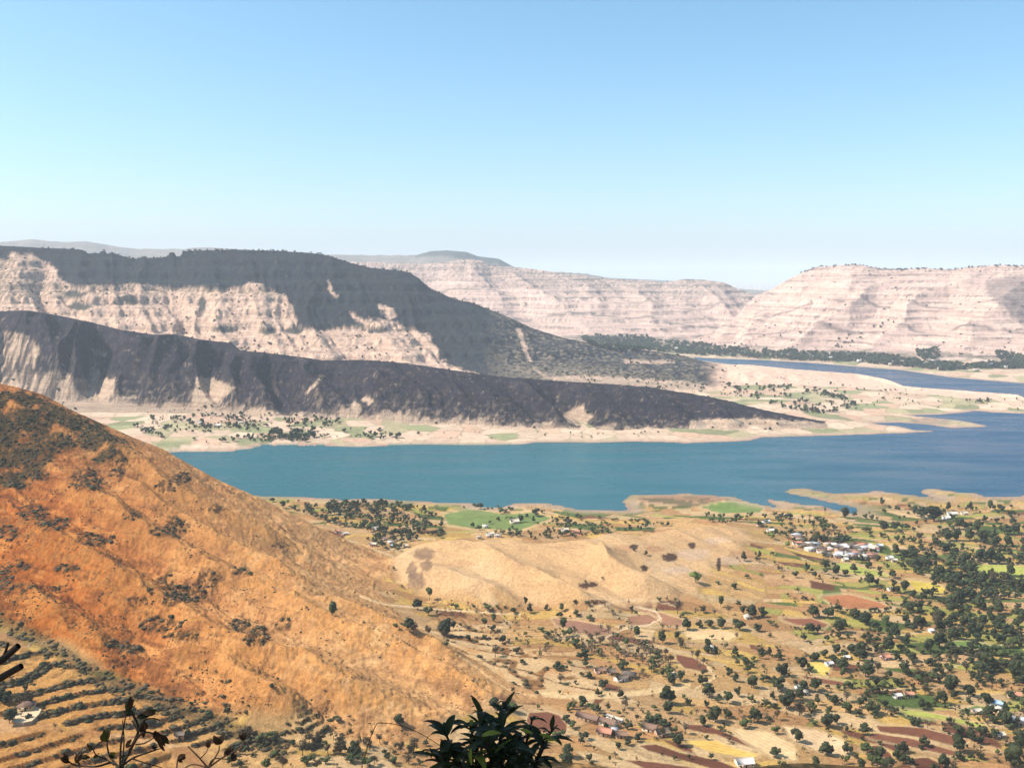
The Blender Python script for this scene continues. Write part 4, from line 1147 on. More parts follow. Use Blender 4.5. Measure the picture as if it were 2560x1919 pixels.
for kd in KMAT:
    for vv in range(4):
        sd_ = hash((kd, vv)) if False else (sum(map(ord, kd)) * 10 + vv)
        v, f = crown_mesh(SHAPE[kd], sd_); t_v, t_f = trunk_mesh(SHAPE[kd], sd_)
        LIB[kd, vv] = (raw_mesh('crown', v, f, [KMAT[kd]]), raw_mesh('trunk', t_v, t_f, [M_BARK]))
        v, f = crown_mesh(SHAPE[kd], sd_ + 5, True)
        LIB[kd, vv, 's'] = (v, f)

# prominent trees read from the photo, three crops: offset, scale, list of (x, y of the foot, width, kind)
def sp_(s):
    out = []
    for t in s.split():
        a = t.split(','); out.append((float(a[0]), float(a[1]), float(a[2]), {'D': 'round', 'G': 'spread', 'T': 'tall', 'B': 'bare', 'L': 'bright', 'R': 'rusty'}[a[3]]))
    return out
CROPS = [
 ((1300, 1200, 3.16), sp_('1385,805,105,L 1690,862,70,D 1770,635,70,D 1860,592,45,G 1975,610,35,B 1890,655,45,B 2085,790,60,B 40,975,70,D 85,1055,70,D 330,1040,38,T 545,1108,75,G 740,1100,55,B 1245,1050,95,B 1235,980,60,G 1450,1045,60,D 1585,1000,50,T 1320,1178,92,D 1420,1165,70,D 1500,1168,85,D 1590,1168,90,D 1735,1182,115,D 1870,1190,70,D 435,1310,110,G 340,1190,65,T 920,1232,48,T 1125,1290,95,D 1490,1335,80,D 1540,1362,55,D 1270,1325,75,R 1690,1392,66,D 290,1500,62,D 400,1460,60,G 520,1470,80,D 510,1378,52,D 540,1565,75,D 805,1490,78,D 700,1210,70,B 640,1190,60,B 790,1210,55,B 870,1215,60,B 1890,1372,50,D 1965,1382,72,D 2050,1384,60,D 1790,1470,82,D 1835,1478,50,D 540,1090,50,B 1100,960,45,G 1160,955,40,R 860,975,35,R 670,1000,35,B 200,1370,60,B 560,1280,70,B 640,1300,70,B 760,1330,60,B 900,1390,50,G 960,1330,70,B 1030,1400,80,B 1150,1390,70,B 1060,1290,55,B 1190,1440,70,R 1400,1420,70,R 1450,1460,60,R 1360,1400,60,B 1830,1055,60,D 1900,1050,55,D 1770,1055,55,D 1730,1000,50,D 1650,1060,60,B 1540,1080,60,B 1390,1060,60,B 650,790,34,R 520,810,26,D 980,700,26,D 905,555,30,D 1000,590,34,D 1560,820,36,G 1555,680,24,D')),
 ((1400, 1500, 3.687), sp_('1780,160,120,D 1690,130,80,D 1860,150,90,D 1365,485,95,D 1432,485,60,D 1610,512,80,D 225,540,88,D 255,615,88,D 120,600,60,B 1030,780,120,D 1110,745,105,D 1320,775,115,D 1325,690,60,D 395,820,110,D 1375,893,130,D 1000,955,165,D 985,1040,110,D 1450,940,80,G 1540,945,130,G 1640,885,90,D 1765,805,120,D 1760,935,100,G 2010,835,165,D 2040,700,130,D 1345,985,78,D 1175,962,85,D 900,1135,110,D 870,1010,80,G 810,1090,85,G 965,1185,90,D 1430,1125,150,D 1320,1155,108,D 1790,1128,130,D 2085,1000,170,D 1890,950,50,G 2180,1305,130,D 1090,1345,120,D 205,1340,90,D 110,1175,85,G 525,1372,85,D 630,1330,85,D 712,1300,78,D 60,1545,170,D 240,1490,65,R 290,1512,55,D 455,1490,36,T 1055,1468,50,D 940,1432,34,D 1400,1465,75,D 1190,1462,45,D 1980,1440,110,D 80,1000,60,G 150,1005,60,G 215,1015,60,G 290,1020,60,G 350,1015,65,D 600,990,80,B 545,1065,65,G 760,1035,45,G 340,1070,50,G 1130,1060,60,B 1200,1090,70,B 1260,1060,60,B 1060,1120,50,R 1480,1200,80,G 1500,1240,70,R 1330,870,50,D 850,860,50,R 720,740,40,R 700,550,60,B 580,1150,40,D 740,1170,70,G 640,1140,60,G 600,905,36,D 380,870,50,G 460,880,40,R 1640,600,50,D 1575,660,36,D 440,640,60,G 1850,1080,60,R 2000,1100,80,R 1650,1060,60,R 1560,1310,60,R 2060,1210,40,R 700,1480,50,B 2050,1540,90,G')),
 ((1960, 1500, 3.687), sp_('270,155,118,D 400,165,128,D 650,165,110,D 750,215,130,D 160,305,68,R 230,305,98,D 320,305,90,D 510,300,128,D 935,245,88,G 1160,110,108,D 1340,90,60,D 1560,120,145,D 1830,92,80,D 1200,285,88,D 1985,132,108,D 2005,245,84,D 2175,175,98,D 1745,285,128,D 1560,355,110,D 1680,362,90,D 690,505,148,D 480,500,88,D 380,530,85,D 280,560,98,D 165,640,125,D 540,650,128,D 970,480,128,D 1080,470,76,D 1180,565,98,D 1335,480,118,D 1430,440,128,D 1540,485,98,D 1712,515,80,D 2095,430,116,G 1930,345,86,D 755,710,145,D 865,670,90,R 975,722,74,D 1105,680,112,D 1265,650,56,B 1360,705,60,B 1440,680,70,R 1890,645,145,D 1675,665,98,R 1790,685,108,D 1520,855,145,D 1700,885,108,D 285,840,150,D 695,985,92,D 825,1045,150,D 445,935,58,D 575,935,98,B 1290,1005,108,D 1445,955,108,D 1010,895,58,D 1182,845,40,D 400,1170,150,D 480,1140,90,D 310,960,88,D 105,1315,108,D 400,1425,125,D 735,1182,58,D 670,1070,68,D 1300,1345,100,D 1262,1372,58,D 1720,1275,88,D 1812,1245,108,D 1620,1400,145,D 1810,1455,88,G 2090,1540,200,D 2165,1285,120,D 880,1480,140,D 1050,1465,98,D 590,1415,108,D 1480,1540,118,D 1900,1085,118,D 1865,965,128,D 2035,1165,128,D 2000,795,68,D 2110,640,98,R 180,1400,48,R 300,1540,98,D 1640,1190,30,D 880,1330,70,G 1030,350,110,D 980,350,60,D 1240,230,100,D 1130,220,80,D 1110,420,90,D 1400,280,130,R 1920,200,90,D 2030,330,70,D 2100,350,90,D 860,870,40,R 1300,870,80,R 1020,790,80,D 1230,740,90,R 1310,790,80,R 850,790,100,D 620,1180,60,R 420,1290,70,R 540,1480,50,R 1100,1010,50,D 140,1060,130,R 230,1040,70,R 60,930,120,D 150,920,100,D 700,560,120,D 560,520,90,D 840,470,110,R 900,500,90,R 1960,1480,60,R 1560,1480,60,G 1650,1480,60,G')),
 ((1860, 1200, 3.16), sp_('797,302,78,D 1500,322,130,D 1400,300,100,D 1350,285,70,D 1610,240,65,D 1790,240,60,D 2095,290,66,D 1700,390,90,D 1760,385,70,D 1850,400,78,D 2060,430,80,D 2130,430,90,D 1110,400,80,D 1190,400,90,D 1080,450,55,D 1210,485,58,D 1255,470,45,D 1380,490,65,R 570,500,80,D 630,500,80,D 740,510,70,D 800,510,70,D 690,440,55,B 520,350,42,D 605,372,55,D 665,392,65,G 717,392,48,D 350,530,55,L 250,430,50,D 215,460,60,L 370,440,55,D 1600,480,80,D 1680,480,90,D 1780,480,90,D 1880,490,90,D 1990,520,90,D 2080,520,90,D 1200,590,80,D 1260,600,70,D 1440,620,60,D 1500,620,65,D 1320,600,65,D 1580,580,90,D 1640,665,80,D 1740,660,90,D 1860,640,90,D 1930,660,100,D 2020,660,90,D 2180,660,70,D 2090,670,55,D 1250,700,65,D 1350,700,80,D 1440,705,80,D 1540,770,80,D 1600,760,60,D 1700,810,100,D 1790,800,90,D 1890,830,100,D 495,724,70,D 560,775,62,D 640,700,70,D 640,740,60,G 720,750,80,D 800,752,55,D 870,722,70,D 890,650,50,D 990,835,105,D 1050,830,50,D 1180,835,66,D 1168,770,55,D 1270,885,86,D 1500,835,55,D 1090,905,60,R 1340,930,70,D 1420,930,70,D 1480,920,70,D 1700,950,100,D 1790,950,110,D 1640,900,90,D 1290,1020,80,D 1370,1025,80,D 1465,1010,55,D 1620,1000,90,D 1690,990,90,D 1860,1020,100,D 300,790,50,R 720,810,55,R 310,1090,40,B 90,590,40,D 40,300,60,G 240,280,40,D 300,290,44,D 360,300,44,D 870,290,40,D 960,305,44,D 1010,315,40,D 640,265,50,R 1090,200,60,D 1210,230,40,D 1940,240,40,T 2010,270,36,D 1620,560,60,D 2110,760,80,D 2200,880,100,D 1980,800,80,R 2060,830,90,R 1820,730,40,D 740,990,55,R 430,890,40,R 1180,890,50,D 930,650,60,D 830,560,45,D')),
 ((600, 1200, 2.765), sp_('640,935,52,T 455,900,32,R 225,150,40,D 300,195,48,D 615,215,62,D 755,222,52,D 985,180,56,D 920,240,60,D 1065,230,55,D 1165,190,22,D 330,155,20,D 405,150,18,D 1230,890,78,D 1300,930,90,G 1310,830,45,T 1490,890,60,G 1620,890,60,G 1710,905,78,G 1960,850,50,D 2005,920,62,D 1890,920,45,D 1430,1075,150,D 1170,1040,90,D 1100,1030,70,G 1200,1070,80,R 1300,1080,70,R 1570,1110,66,D 1430,1150,80,G 1410,1100,60,R 1690,1020,40,T 1745,1050,55,D 1755,980,40,T 1810,1130,80,D 1690,1100,50,G 1765,1220,80,B 1910,1200,60,D 1950,1270,50,D 2110,1210,48,B 2190,1290,60,D 1065,620,24,D 930,750,36,R 1120,745,32,R 1020,785,20,D 1060,800,32,G 765,690,18,D 795,780,22,G 1400,940,36,B 1610,330,50,D 1660,200,56,D 1940,290,50,D 2040,250,70,D 1860,380,40,D 2030,290,40,D 1800,230,50,G 980,890,0.1,D')),
 ((0, 1400, 2.458), sp_('975,825,34,D 1672,792,40,D 920,205,40,D 170,900,95,R 110,900,70,R 30,870,90,D 60,1000,90,D 265,925,50,D 800,975,85,D 1150,1100,60,D 870,1010,80,R 1520,1095,90,R 1660,1105,80,G 1600,1110,70,G 1510,1190,60,D 1690,1215,60,G 1860,1200,90,R 1900,1130,70,R 2080,1190,80,R 2180,1210,80,D 1640,1290,90,G 1740,1290,80,R 1950,1290,80,R 340,1040,40,B 1700,1110,60,R 2000,1250,60,G 850,830,40,G 1180,890,40,G 690,830,40,R 2050,1100,50,R')),
 ((800, 1500, 3.16), sp_('630,985,100,D 270,1200,100,D 150,1220,120,R 390,1180,60,R 60,1210,70,R 510,1220,60,D 640,1200,90,R 740,1210,110,R 700,1290,80,R 570,1300,70,D 430,1290,70,R 840,1150,60,D 470,1120,70,R 1940,960,70,D 2000,1010,60,G 1520,715,36,D 1370,850,110,D 1500,880,120,G 2100,1100,70,D 1960,1240,110,D 2130,1270,60,D 2000,860,70,G 2150,860,80,G 2070,850,60,G 1720,860,50,G 240,940,50,R')),
]
TREES = []
for (ox, oy, sc), lst in CROPS:
    for (a, b_, w, kd) in lst:
        if w < 5: continue
        px_, py_ = ox + a / sc, oy + b_ / sc
        h_ = hit(px_, py_)
        if h_ is None or h_[1] > 1500: continue
        width = w / sc / FPX * math.hypot(h_[1], h_[0])
        TREES.append([h_[0], h_[1], h_[2], width, kd, px_, py_])
# no two on the same spot (the crops overlap)
TREES.sort(key=lambda t: -t[3])
keep = []
for t in TREES:
    if all(math.hypot(t[5] - u[5], (t[6] - u[6])) > 8 for u in keep): keep.append(t)
TREES = keep
RATIO = {'round': 1.02, 'spread': 1.2, 'tall': .52, 'bare': .85, 'bright': 1.02, 'rusty': .85}   # crown width / tree height
def tree_h(t): return min(max(t[3] / RATIO[t[4]], 2.2), 26)

# scattered trees: zones in the photo, count, size range (m), kinds
ZONES = [
 ([(735,1262),(860,1255),(960,1262),(1050,1268),(1110,1300),(1105,1345),(1040,1350),(985,1385),(935,1360),(880,1330),(800,1300),(690,1262)], 380, (5, 11), 'DDDDGGB'),
 ([(1160,1262),(1300,1275),(1440,1285),(1470,1310),(1560,1325),(1480,1340),(1400,1350),(1330,1352),(1200,1330),(1150,1290)], 100, (4, 9), 'DDGGR'),
 ([(1470,1290),(1560,1300),(1680,1310),(1650,1325),(1560,1330),(1440,1345),(1330,1352),(1350,1325)], 90, (4, 8), 'GGDD'),
 ([(1760,1285),(1830,1280),(1870,1300),(1830,1312),(1770,1310)], 26, (5, 10), 'TTG'),
 ([(1850,1290),(1990,1290),(2100,1310),(2250,1330),(2230,1360),(2150,1350),(2060,1360),(1950,1350),(1900,1330)], 110, (5, 10), 'DDGGB'),
 ([(2160,1265),(2560,1270),(2560,1340),(2300,1350),(2170,1330)], 90, (5, 10), 'DDDG'),
 ([(2250,1350),(2560,1340),(2560,1480),(2420,1500),(2300,1440),(2240,1400)], 220, (6, 12), 'DDDDGR'),
 ([(2330,1440),(2560,1460),(2560,1720),(2380,1640),(2330,1560)], 170, (6, 12), 'DDDDGR'),
 ([(2100,1500),(2330,1500),(2400,1640),(2330,1720),(2100,1640),(2080,1540)], 45, (5, 11), 'DDDRG'),
 ([(1330,1560),(1480,1580),(1640,1620),(1700,1700),(1560,1690),(1480,1640),(1360,1600)], 170, (4, 9), 'BBBBGR'),
 ([(1080,1500),(1300,1520),(1330,1560),(1420,1640),(1330,1640),(1180,1590),(1080,1540)], 90, (2.5, 6), 'BBGR'),
 ([(1640,1560),(2080,1560),(2100,1640),(1900,1700),(1700,1640)], 36, (3, 8), 'BRGD'),
 ([(1450,1740),(1900,1740),(2080,1800),(1900,1860),(1560,1850)], 60, (3, 8), 'RBGRD'),
 ([(1900,1640),(2200,1660),(2300,1760),(2100,1800),(1900,1760)], 50, (4, 10), 'DDRG'),
 ([(2200,1640),(2560,1680),(2560,1919),(2440,1800),(2250,1730)], 70, (4, 10), 'DDRG'),
 ([(560,1850),(800,1845),(1040,1870),(1060,1919),(560,1919)], 70, (3, 8), 'RRGBD'),
 ([(0,1700),(90,1700),(100,1800),(0,1800)], 12, (4, 8), 'RD'),
 ([(240,1010),(330,1060),(430,1100),(560,1098),(700,1085),(820,1065),(1000,1078),(1000,1100),(800,1095),(640,1106),(450,1108),(350,1080)], 230, (6, 14), 'DGGDR'),
 ([(360,1045),(560,1035),(800,1040),(900,1060),(700,1075),(460,1085),(400,1075)], 210, (6, 13), 'DDGR'),
 ([(670,1090),(720,1050),(780,1060),(800,1095),(750,1108)], 40, (10, 18), 'DD'),
 ([(700,1050),(800,1040),(860,1055),(820,1075),(720,1075)], 30, (7, 13), 'DG'),
 ([(900,1070),(1400,1085),(1500,1080),(1700,1080),(1700,1092),(1300,1098),(900,1098)], 30, (5, 10), 'DR'),
 ([(1800,965),(1900,960),(2080,975),(2140,1010),(2100,1040),(1990,1030),(1890,1000)], 190, (8, 15), 'DDG'),
 ([(2060,960),(2300,975),(2300,1020),(2150,1030),(2050,1000)], 40, (6, 12), 'DGR'),
 ([(2410,1000),(2480,1000),(2470,1008),(2420,1008)], 20, (6, 12), 'DR'),
 ([(1900,940),(2560,1000),(2560,1025),(2300,1020),(2000,960)], 45, (5, 9), 'RD'),
 ([(1400,930),(1800,950),(1900,1000),(1750,985),(1400,945)], 120, (6, 11), 'DGR'),
 ([(1560,790),(1700,800),(1700,850),(1580,845)], 0, (6, 12), 'DG'),
 ([(0,700),(700,720),(700,740),(0,740)], 0, (5, 9), 'D'),
]
KD = {'D': 'round', 'G': 'spread', 'T': 'tall', 'B': 'bare', 'L': 'bright', 'R': 'rusty'}
SMALL = []
rg = np.random.default_rng(77)
for poly, cnt, (s0, s1), kinds in ZONES:
    a = np.array(poly, float); got = 0; tries = 0
    ph = rg.random(3) * 100
    while got < cnt and tries < cnt * 12:
        tries += 1
        p = a.min(0) + rg.random(2) * (a.max(0) - a.min(0))
        if poly_sd(p[:1], p[1:], poly)[0] < 0: continue
        if fbm(np.array([p[0] / 60 + ph[0]]), np.array([p[1] / 18 + ph[1]]), 601, 2)[0] < rg.normal() * .35 - .02: continue
        h_ = hit(p[0], p[1])
        if h_ is None: continue
        f_ = None
        ci = int(np.clip(np.interp(h_[0] / h_[1], cols, np.arange(NC)), 0, NC - 1)); ri = int(np.interp(h_[1], rows, np.arange(NR)))
        if FID[ri * NC + ci] >= 0 and (rg.random() > .3 or p[1] > 1400): continue
        got += 1
        kd = KD[kinds[rg.integers(len(kinds))]]
        hh = .8 * (s0 + (s1 - s0) * rg.random() ** 1.5)
        SMALL.append([h_[0], h_[1], h_[2], hh * RATIO[kd], kd, p[0], p[1]])
# hedgerow trees along the field edges of the right-hand valley
cand = np.nonzero((LAB == 0) & (VOR_EDGE < .10) & (PX > 1350) & (PX < 2600) & (PY > 1370) & (PY < 1930) & (FID < 0) & (AUX['h7'] < .3) & (AUX['h6'] < .1))[0]
pr = (.15 + .85 * sstep(1900, 2350, PX[cand])) * (.3 + .7 * sstep(-.1, .3, fbm(X[cand] / 80, Y[cand] / 80, 611, 2))) * (Y[cand] / 700) ** 1.2
pr /= pr.sum()
for i in rg.choice(cand, 900, replace=False, p=pr):
    kd = KD['DDDDGRB'[rg.integers(7)]]; hh = 2 + 5.5 * rg.random() ** 1.8
    SMALL.append([X[i], Y[i], Z[i], hh * RATIO[kd], kd, PX[i], PY[i]])
ALLT = [t + [tree_h(t) / t[1] * FPX] for t in TREES + SMALL]
ALLT.sort(key=lambda t: -t[7])
IND = ALLT[:300]; REST = ALLT[300:]
print('trees', len(TREES), len(SMALL), 'smallest single px', IND[-1][7], round(time.time() - T0, 1))

# ---- everything smaller: one mass of real crowns and trunks
def merge_instances(name, items, lib, mats, label, cat):
    """items: (x, y, z, sx, sz, rot, key, material index)"""
    Vs = []; Fs = []; Ms = []; o = 0
    for (x, y, z, sx, sz, rot, key, mi) in items:
        v, f = lib[key]
        c_, s_ = math.cos(rot), math.sin(rot)
        vv_ = np.empty_like(v); vv_[:, 0] = (v[:, 0] * c_ - v[:, 1] * s_) * sx + x; vv_[:, 1] = (v[:, 0] * s_ + v[:, 1] * c_) * sx + y; vv_[:, 2] = v[:, 2] * sz + z
        Vs.append(vv_); Fs.append(f + o); o += len(v); Ms.append(np.full(len(f), mi))
    me = raw_mesh(name, np.concatenate(Vs), np.concatenate(Fs), mats, np.concatenate(Ms))
    ob = bpy.data.objects.new(name, me); COL.objects.link(ob)
    ob['kind'] = 'stuff'; ob['label'] = label; ob['category'] = cat
    return ob
KL = list(KMAT)
slib = {}
for kd in KMAT:
    for vv in range(4):
        v, f = LIB[kd, vv, 's']
        tv, tf = tube((0, 0, -.08), (0, 0, .5), .03, .02, 4)
        V2, F2 = join([(v, f), (tv, tf)]); slib[kd, vv] = (V2, F2)
items = []
for t in REST:
    h_ = tree_h(t); wf = t[3] / RATIO[t[4]] / h_
    items.append((t[0], t[1], t[2] - .1, h_ * wf * (.7 + .6 * rg.random()), h_ * (.75 + .45 * rg.random()), rg.random() * 6.28, (t[4], int(rg.integers(4))), KL.index(t[4])))
merge_instances('distant_trees', items, slib, [KMAT[k_] for k_ in KL], 'many small trees scattered over the valley fields and lake shores', 'trees')

# ---- dense wood at the foot of the far mountains
items = []
ri_ = np.random.default_rng(78)
FARZ = [([(1610,850),(1700,858),(1790,868),(1880,878),(2000,882),(2124,892),(2124,905),(2020,902),(1900,894),(1780,888),(1660,880),(1540,868),(1500,850)], 1000, (9, 18)),
        ([(2080,885),(2200,890),(2318,908),(2420,915),(2560,905),(2560,945),(2470,938),(2360,925),(2250,914),(2100,900)], 950, (8, 17)),
        ([(2290,880),(2340,872),(2350,892),(2310,905)], 90, (10, 16)), ([(2490,880),(2560,890),(2560,915),(2500,900)], 110, (8, 14)),
        ([(1450,840),(1620,840),(1640,870),(1560,880),(1470,860)], 260, (10, 18)), ([(1760,880),(1990,815),(2010,830),(1800,890)], 24, (8, 13)), ([(2000,885),(2230,800),(2240,808),(2060,890)], 24, (8, 13))]
fcol = np.interp
for poly, cnt, (s0, s1) in FARZ:
    a = np.array(poly, float); got = 0; tr = 0
    while got < cnt and tr < cnt * 8:
        tr += 1
        p = a.min(0) + ri_.random(2) * (a.max(0) - a.min(0))
        if poly_sd(p[:1], p[1:], poly)[0] < -2: continue
        h_ = hit(p[0], p[1])
        if h_ is None or h_[1] < 3200 or h_[2] < .3: continue
        got += 1
        kd = ['round', 'spread', 'round', 'rusty'][ri_.integers(4)]; hh = s0 + (s1 - s0) * ri_.random()
        items.append((h_[0], h_[1], h_[2] - 1, hh * (.9 + .5 * ri_.random()), hh, ri_.random() * 6.28, (kd, int(ri_.integers(4))), KL.index(kd)))
merge_instances('lakeside_wood', items, slib, [KMAT[k_] for k_ in KL], 'long belt of dark trees along the far water under the pale mountains', 'wood')

# ---- bushes on the mountain rims and slopes
items = []
m_ = np.nonzero((LAB == 5) & (AUX['t'] > .975) & (AUX['t'] < 1.02) & (PX > -50) & (PX < 1250))[0]
for i in ri_.choice(m_, 260, replace=False):
    s_ = 3 + 5 * ri_.random(); items.append((X[i], Y[i], Z[i] - 1.2, s_ * 1.3, s_, ri_.random() * 6.28, ('round', int(ri_.integers(4))), 0))
m_ = np.nonzero((LAB == 6) & (AUX['t'] > .97) & (AUX['t'] < 1.01) & (PX > 2000) & (PX < 2600))[0]
for i in ri_.choice(m_, 160, replace=False):
    s_ = 3 + 6 * ri_.random(); items.append((X[i], Y[i], Z[i] - 1.2, s_ * 1.3, s_, ri_.random() * 6.28, ('round', int(ri_.integers(4))), 0))
m_ = np.nonzero((LAB == 5) & (AUX['t'] > .05) & (PX > -50) & (PX < 1850) & (CO[:, 0] > .2))[0]
for i in ri_.choice(m_, 900, replace=False):
    s_ = 3 + 6 * ri_.random() ** 2; items.append((X[i], Y[i], Z[i] - 1, s_ * 1.4, s_, ri_.random() * 6.28, ('round', int(ri_.integers(4))), 0))
m_ = np.nonzero(((LAB == 6) | (LAB == 7)) & (AUX['t'] > .02) & (PX > 900) & (PX < 2600) & ((nE > .1) | (AUX['g'] < -.3)))[0]
for i in ri_.choice(m_, 900, replace=False):
    s_ = 3 + 5 * ri_.random() ** 2.5; items.append((X[i], Y[i], Z[i] - 1.3, s_ * 1.5, s_, ri_.random() * 6.28, ('round', int(ri_.integers(4))), 0))
m_ = np.nonzero((LAB == 4) & (PX > -50) & (PX < 2000))[0]
for i in ri_.choice(m_, 350, replace=False):
    s_ = 3 + 4 * ri_.random() ** 2; items.append((X[i], Y[i], Z[i] - 1, s_ * 1.4, s_, ri_.random() * 6.28, ('round', int(ri_.integers(4))), 0))
merge_instances('mountain_scrub', items, slib, [M_DARK], 'dark bushes dotted over the mountain slopes and rims', 'scrub')

# ---- shrubs and grass tussocks on the near hillside
blib = {}
for vv in range(6):
    r_ = np.random.default_rng(700 + vv)
    v = ICO1[0] * (1 + .3 * r_.normal(size=(len(ICO1[0]), 1)).clip(-1.5, 1.5)) * [1, 1, .6] + [0, 0, .3]
    dd = r_.normal(size=(8, 3)); dd /= np.linalg.norm(dd, axis=1)[:, None]; dd[:, 2] = abs(dd[:, 2])
    blib[vv] = join([(v, ICO1[1]), leaf_cards(dd * [1.1, 1.1, .9], np.full(8, .45), r_)])
    if vv >= 3: blib[vv] = (v, ICO1[1])
items = []
midb = sstep(1860, 1780, PY) * (PX < 1000)
wgt = m_scrub * 1.0 + m_line * .55 + m_blob * 1.1 + AUX['ter'] * (AUX['riser'] > .35) * (.7 + 2.8 * midb) * (PX < 1000) + AUX['ter'] * midb * .22 * (fbm(X / 16, Y / 16, 633, 3) > -.1) + AUX['ter'] * (AUX['riser'] > .35) * .35
m_ = np.nonzero((wgt > .25) & (Y < 1100) & (PX > -80) & (PX < 1500) & (PY < 2000))[0]
w_ = wgt[m_] * (Y[m_] / 700) ** 1.5
for i in ri_.choice(m_, 5600, replace=False, p=w_ / w_.sum()):
    s_ = (.4 + 1.6 * ri_.random() ** 3.0); items.append((X[i], Y[i], Z[i] - .15, s_ * (.8 + .8 * ri_.random()), s_ * (.6 + .6 * ri_.random()), ri_.random() * 6.28, int(ri_.integers(6)), int(ri_.integers(4) == 0)))
m_ = np.nonzero((AUX['h6'] > .5) & (Y < 1050) & (PX > -80) & (PX < 1400) & (fbm(X / 30, Y / 30, 631, 3) + .2 * AUX['rock'] > .12))[0]
w_ = (Y[m_] / 700) ** 1.5 * (1.4 - sstep(200, 1000, PX[m_]))
for i in ri_.choice(m_, 5200, replace=False, p=w_ / w_.sum()):
    s_ = (.35 + .8 * ri_.random() ** 2.5); items.append((X[i], Y[i], Z[i] - .15, s_, s_ * .7, ri_.random() * 6.28, int(ri_.integers(3, 6)), 2 if ri_.random() < .6 else 1))
merge_instances('hillside_scrub', items, blib, [M_SCRUB, M_DARK, foliage_mat('dry_tussocks', (.16, .08, .035), (.26, .14, .06))], 'low thorny scrub and tussocks on the orange hillside and terrace edges', 'scrub')
print('scatter', round(time.time() - T0, 1))
# ------------------------------------------------------------------ things helpers
def empty(name, loc, rz=0.0):
    o = bpy.data.objects.new(name, None); COL.objects.link(o); o.location = loc; o.rotation_euler = (0, 0, rz); o.empty_display_size = .5
    return o
def tag(o, label, cat, group=None):
    o['label'] = label; o['category'] = cat
    if group: o['group'] = group
    return o
def part(name, me, parent, loc=(0, 0, 0), label=None):
    o = bpy.data.objects.new(name, me); COL.objects.link(o); o.parent = parent; o.location = loc
    if label: o['label'] = label
    return o

# ------------------------------------------------------------------ houses
M_WHITE = plain_mat('whitewash', (.62, .57, .50)); M_CREAM = plain_mat('cream_wall', (.66, .54, .40)); M_MUDW = plain_mat('mud_wall', (.40, .27, .17)); M_PINKW = plain_mat('pink_wall', (.62, .40, .33))
M_TILE = plain_mat('clay_tiles', (.19, .115, .08), noise_scale=1.5, amt=.3); M_TIN = plain_mat('tin_sheet', (.42, .42, .43), rough=.45, spec=.5); M_THATCH = plain_mat('thatch', (.13, .10, .075), amt=.3)
M_BLUE = plain_mat('blue_sheet', (.30, .44, .62)); M_DOOR = plain_mat('dark_opening', (.03, .025, .02)); M_REDT = plain_mat('red_tiles', (.42, .19, .12), amt=.25); M_STONE = plain_mat('stone', (.30, .24, .18), amt=.3)
M_CLAY = plain_mat('swept_earth', (.58, .43, .26)); M_PALER = plain_mat('pale_roof', (.48, .41, .33))
def box(x0, x1, y0, y1, z0, z1):
    V = np.array([(x, y, z) for z in (z0, z1) for y in (y0, y1) for x in (x0, x1)], float)
    F = [(0, 2, 3, 1), (4, 5, 7, 6), (0, 1, 5, 4), (2, 6, 7, 3), (0, 4, 6, 2), (1, 3, 7, 5)]
    F = np.array([(f[0], f[1], f[2]) for f in F] + [(f[0], f[2], f[3]) for f in F])
    return V, F
def gable_walls(w, d, h, rh):
    V, F = box(-w / 2, w / 2, -d / 2, d / 2, -1.0, h)
    g = np.array([(-w / 2, -d / 2, h), (-w / 2, d / 2, h), (-w / 2, 0, h + rh), (w / 2, -d / 2, h), (w / 2, d / 2, h), (w / 2, 0, h + rh)], float)
    return join([(V, F), (g, np.array([(0, 2, 1), (3, 4, 5)]))])
def roof_slab(w, d, h, rh, side, ov=.5, th=.14):
    """one slope of a pitched roof as a thick tilted slab"""
    y1 = side * (d / 2 + ov); zl = h - ov * rh / (d / 2)
    P = [(-w / 2 - ov, 0, h + rh), (w / 2 + ov, 0, h + rh), (w / 2 + ov, y1, zl), (-w / 2 - ov, y1, zl)]
    V = np.array(P + [(x, y, z + th) for x, y, z in P], float) + [0, 0, .03]
    F = [(0, 1, 2), (0, 2, 3), (4, 6, 5), (4, 7, 6)]
    for i in range(4):
        j = (i + 1) % 4; F += [(i, j, j + 4), (i, j + 4, i + 4)]
    return V, np.array(F)
def hip_roof(w, d, h, rh, ov=.6):
    a, b_ = w / 2 + ov, d / 2 + ov; r = max(a - b_, .1)
    V = np.array([(-a, -b_, h - .1), (a, -b_, h - .1), (a, b_, h - .1), (-a, b_, h - .1), (-r, 0, h + rh), (r, 0, h + rh), (-a, -b_, h - .25), (a, -b_, h - .25), (a, b_, h - .25), (-a, b_, h - .25)], float)
    F = np.array([(0, 1, 5), (0, 5, 4), (1, 2, 5), (2, 3, 4), (2, 4, 5), (3, 0, 4), (6, 1, 0), (6, 7, 1), (7, 2, 1), (7, 8, 2), (8, 3, 2), (8, 9, 3), (9, 0, 3), (9, 6, 0), (6, 9, 8), (6, 8, 7)])
    return V, F
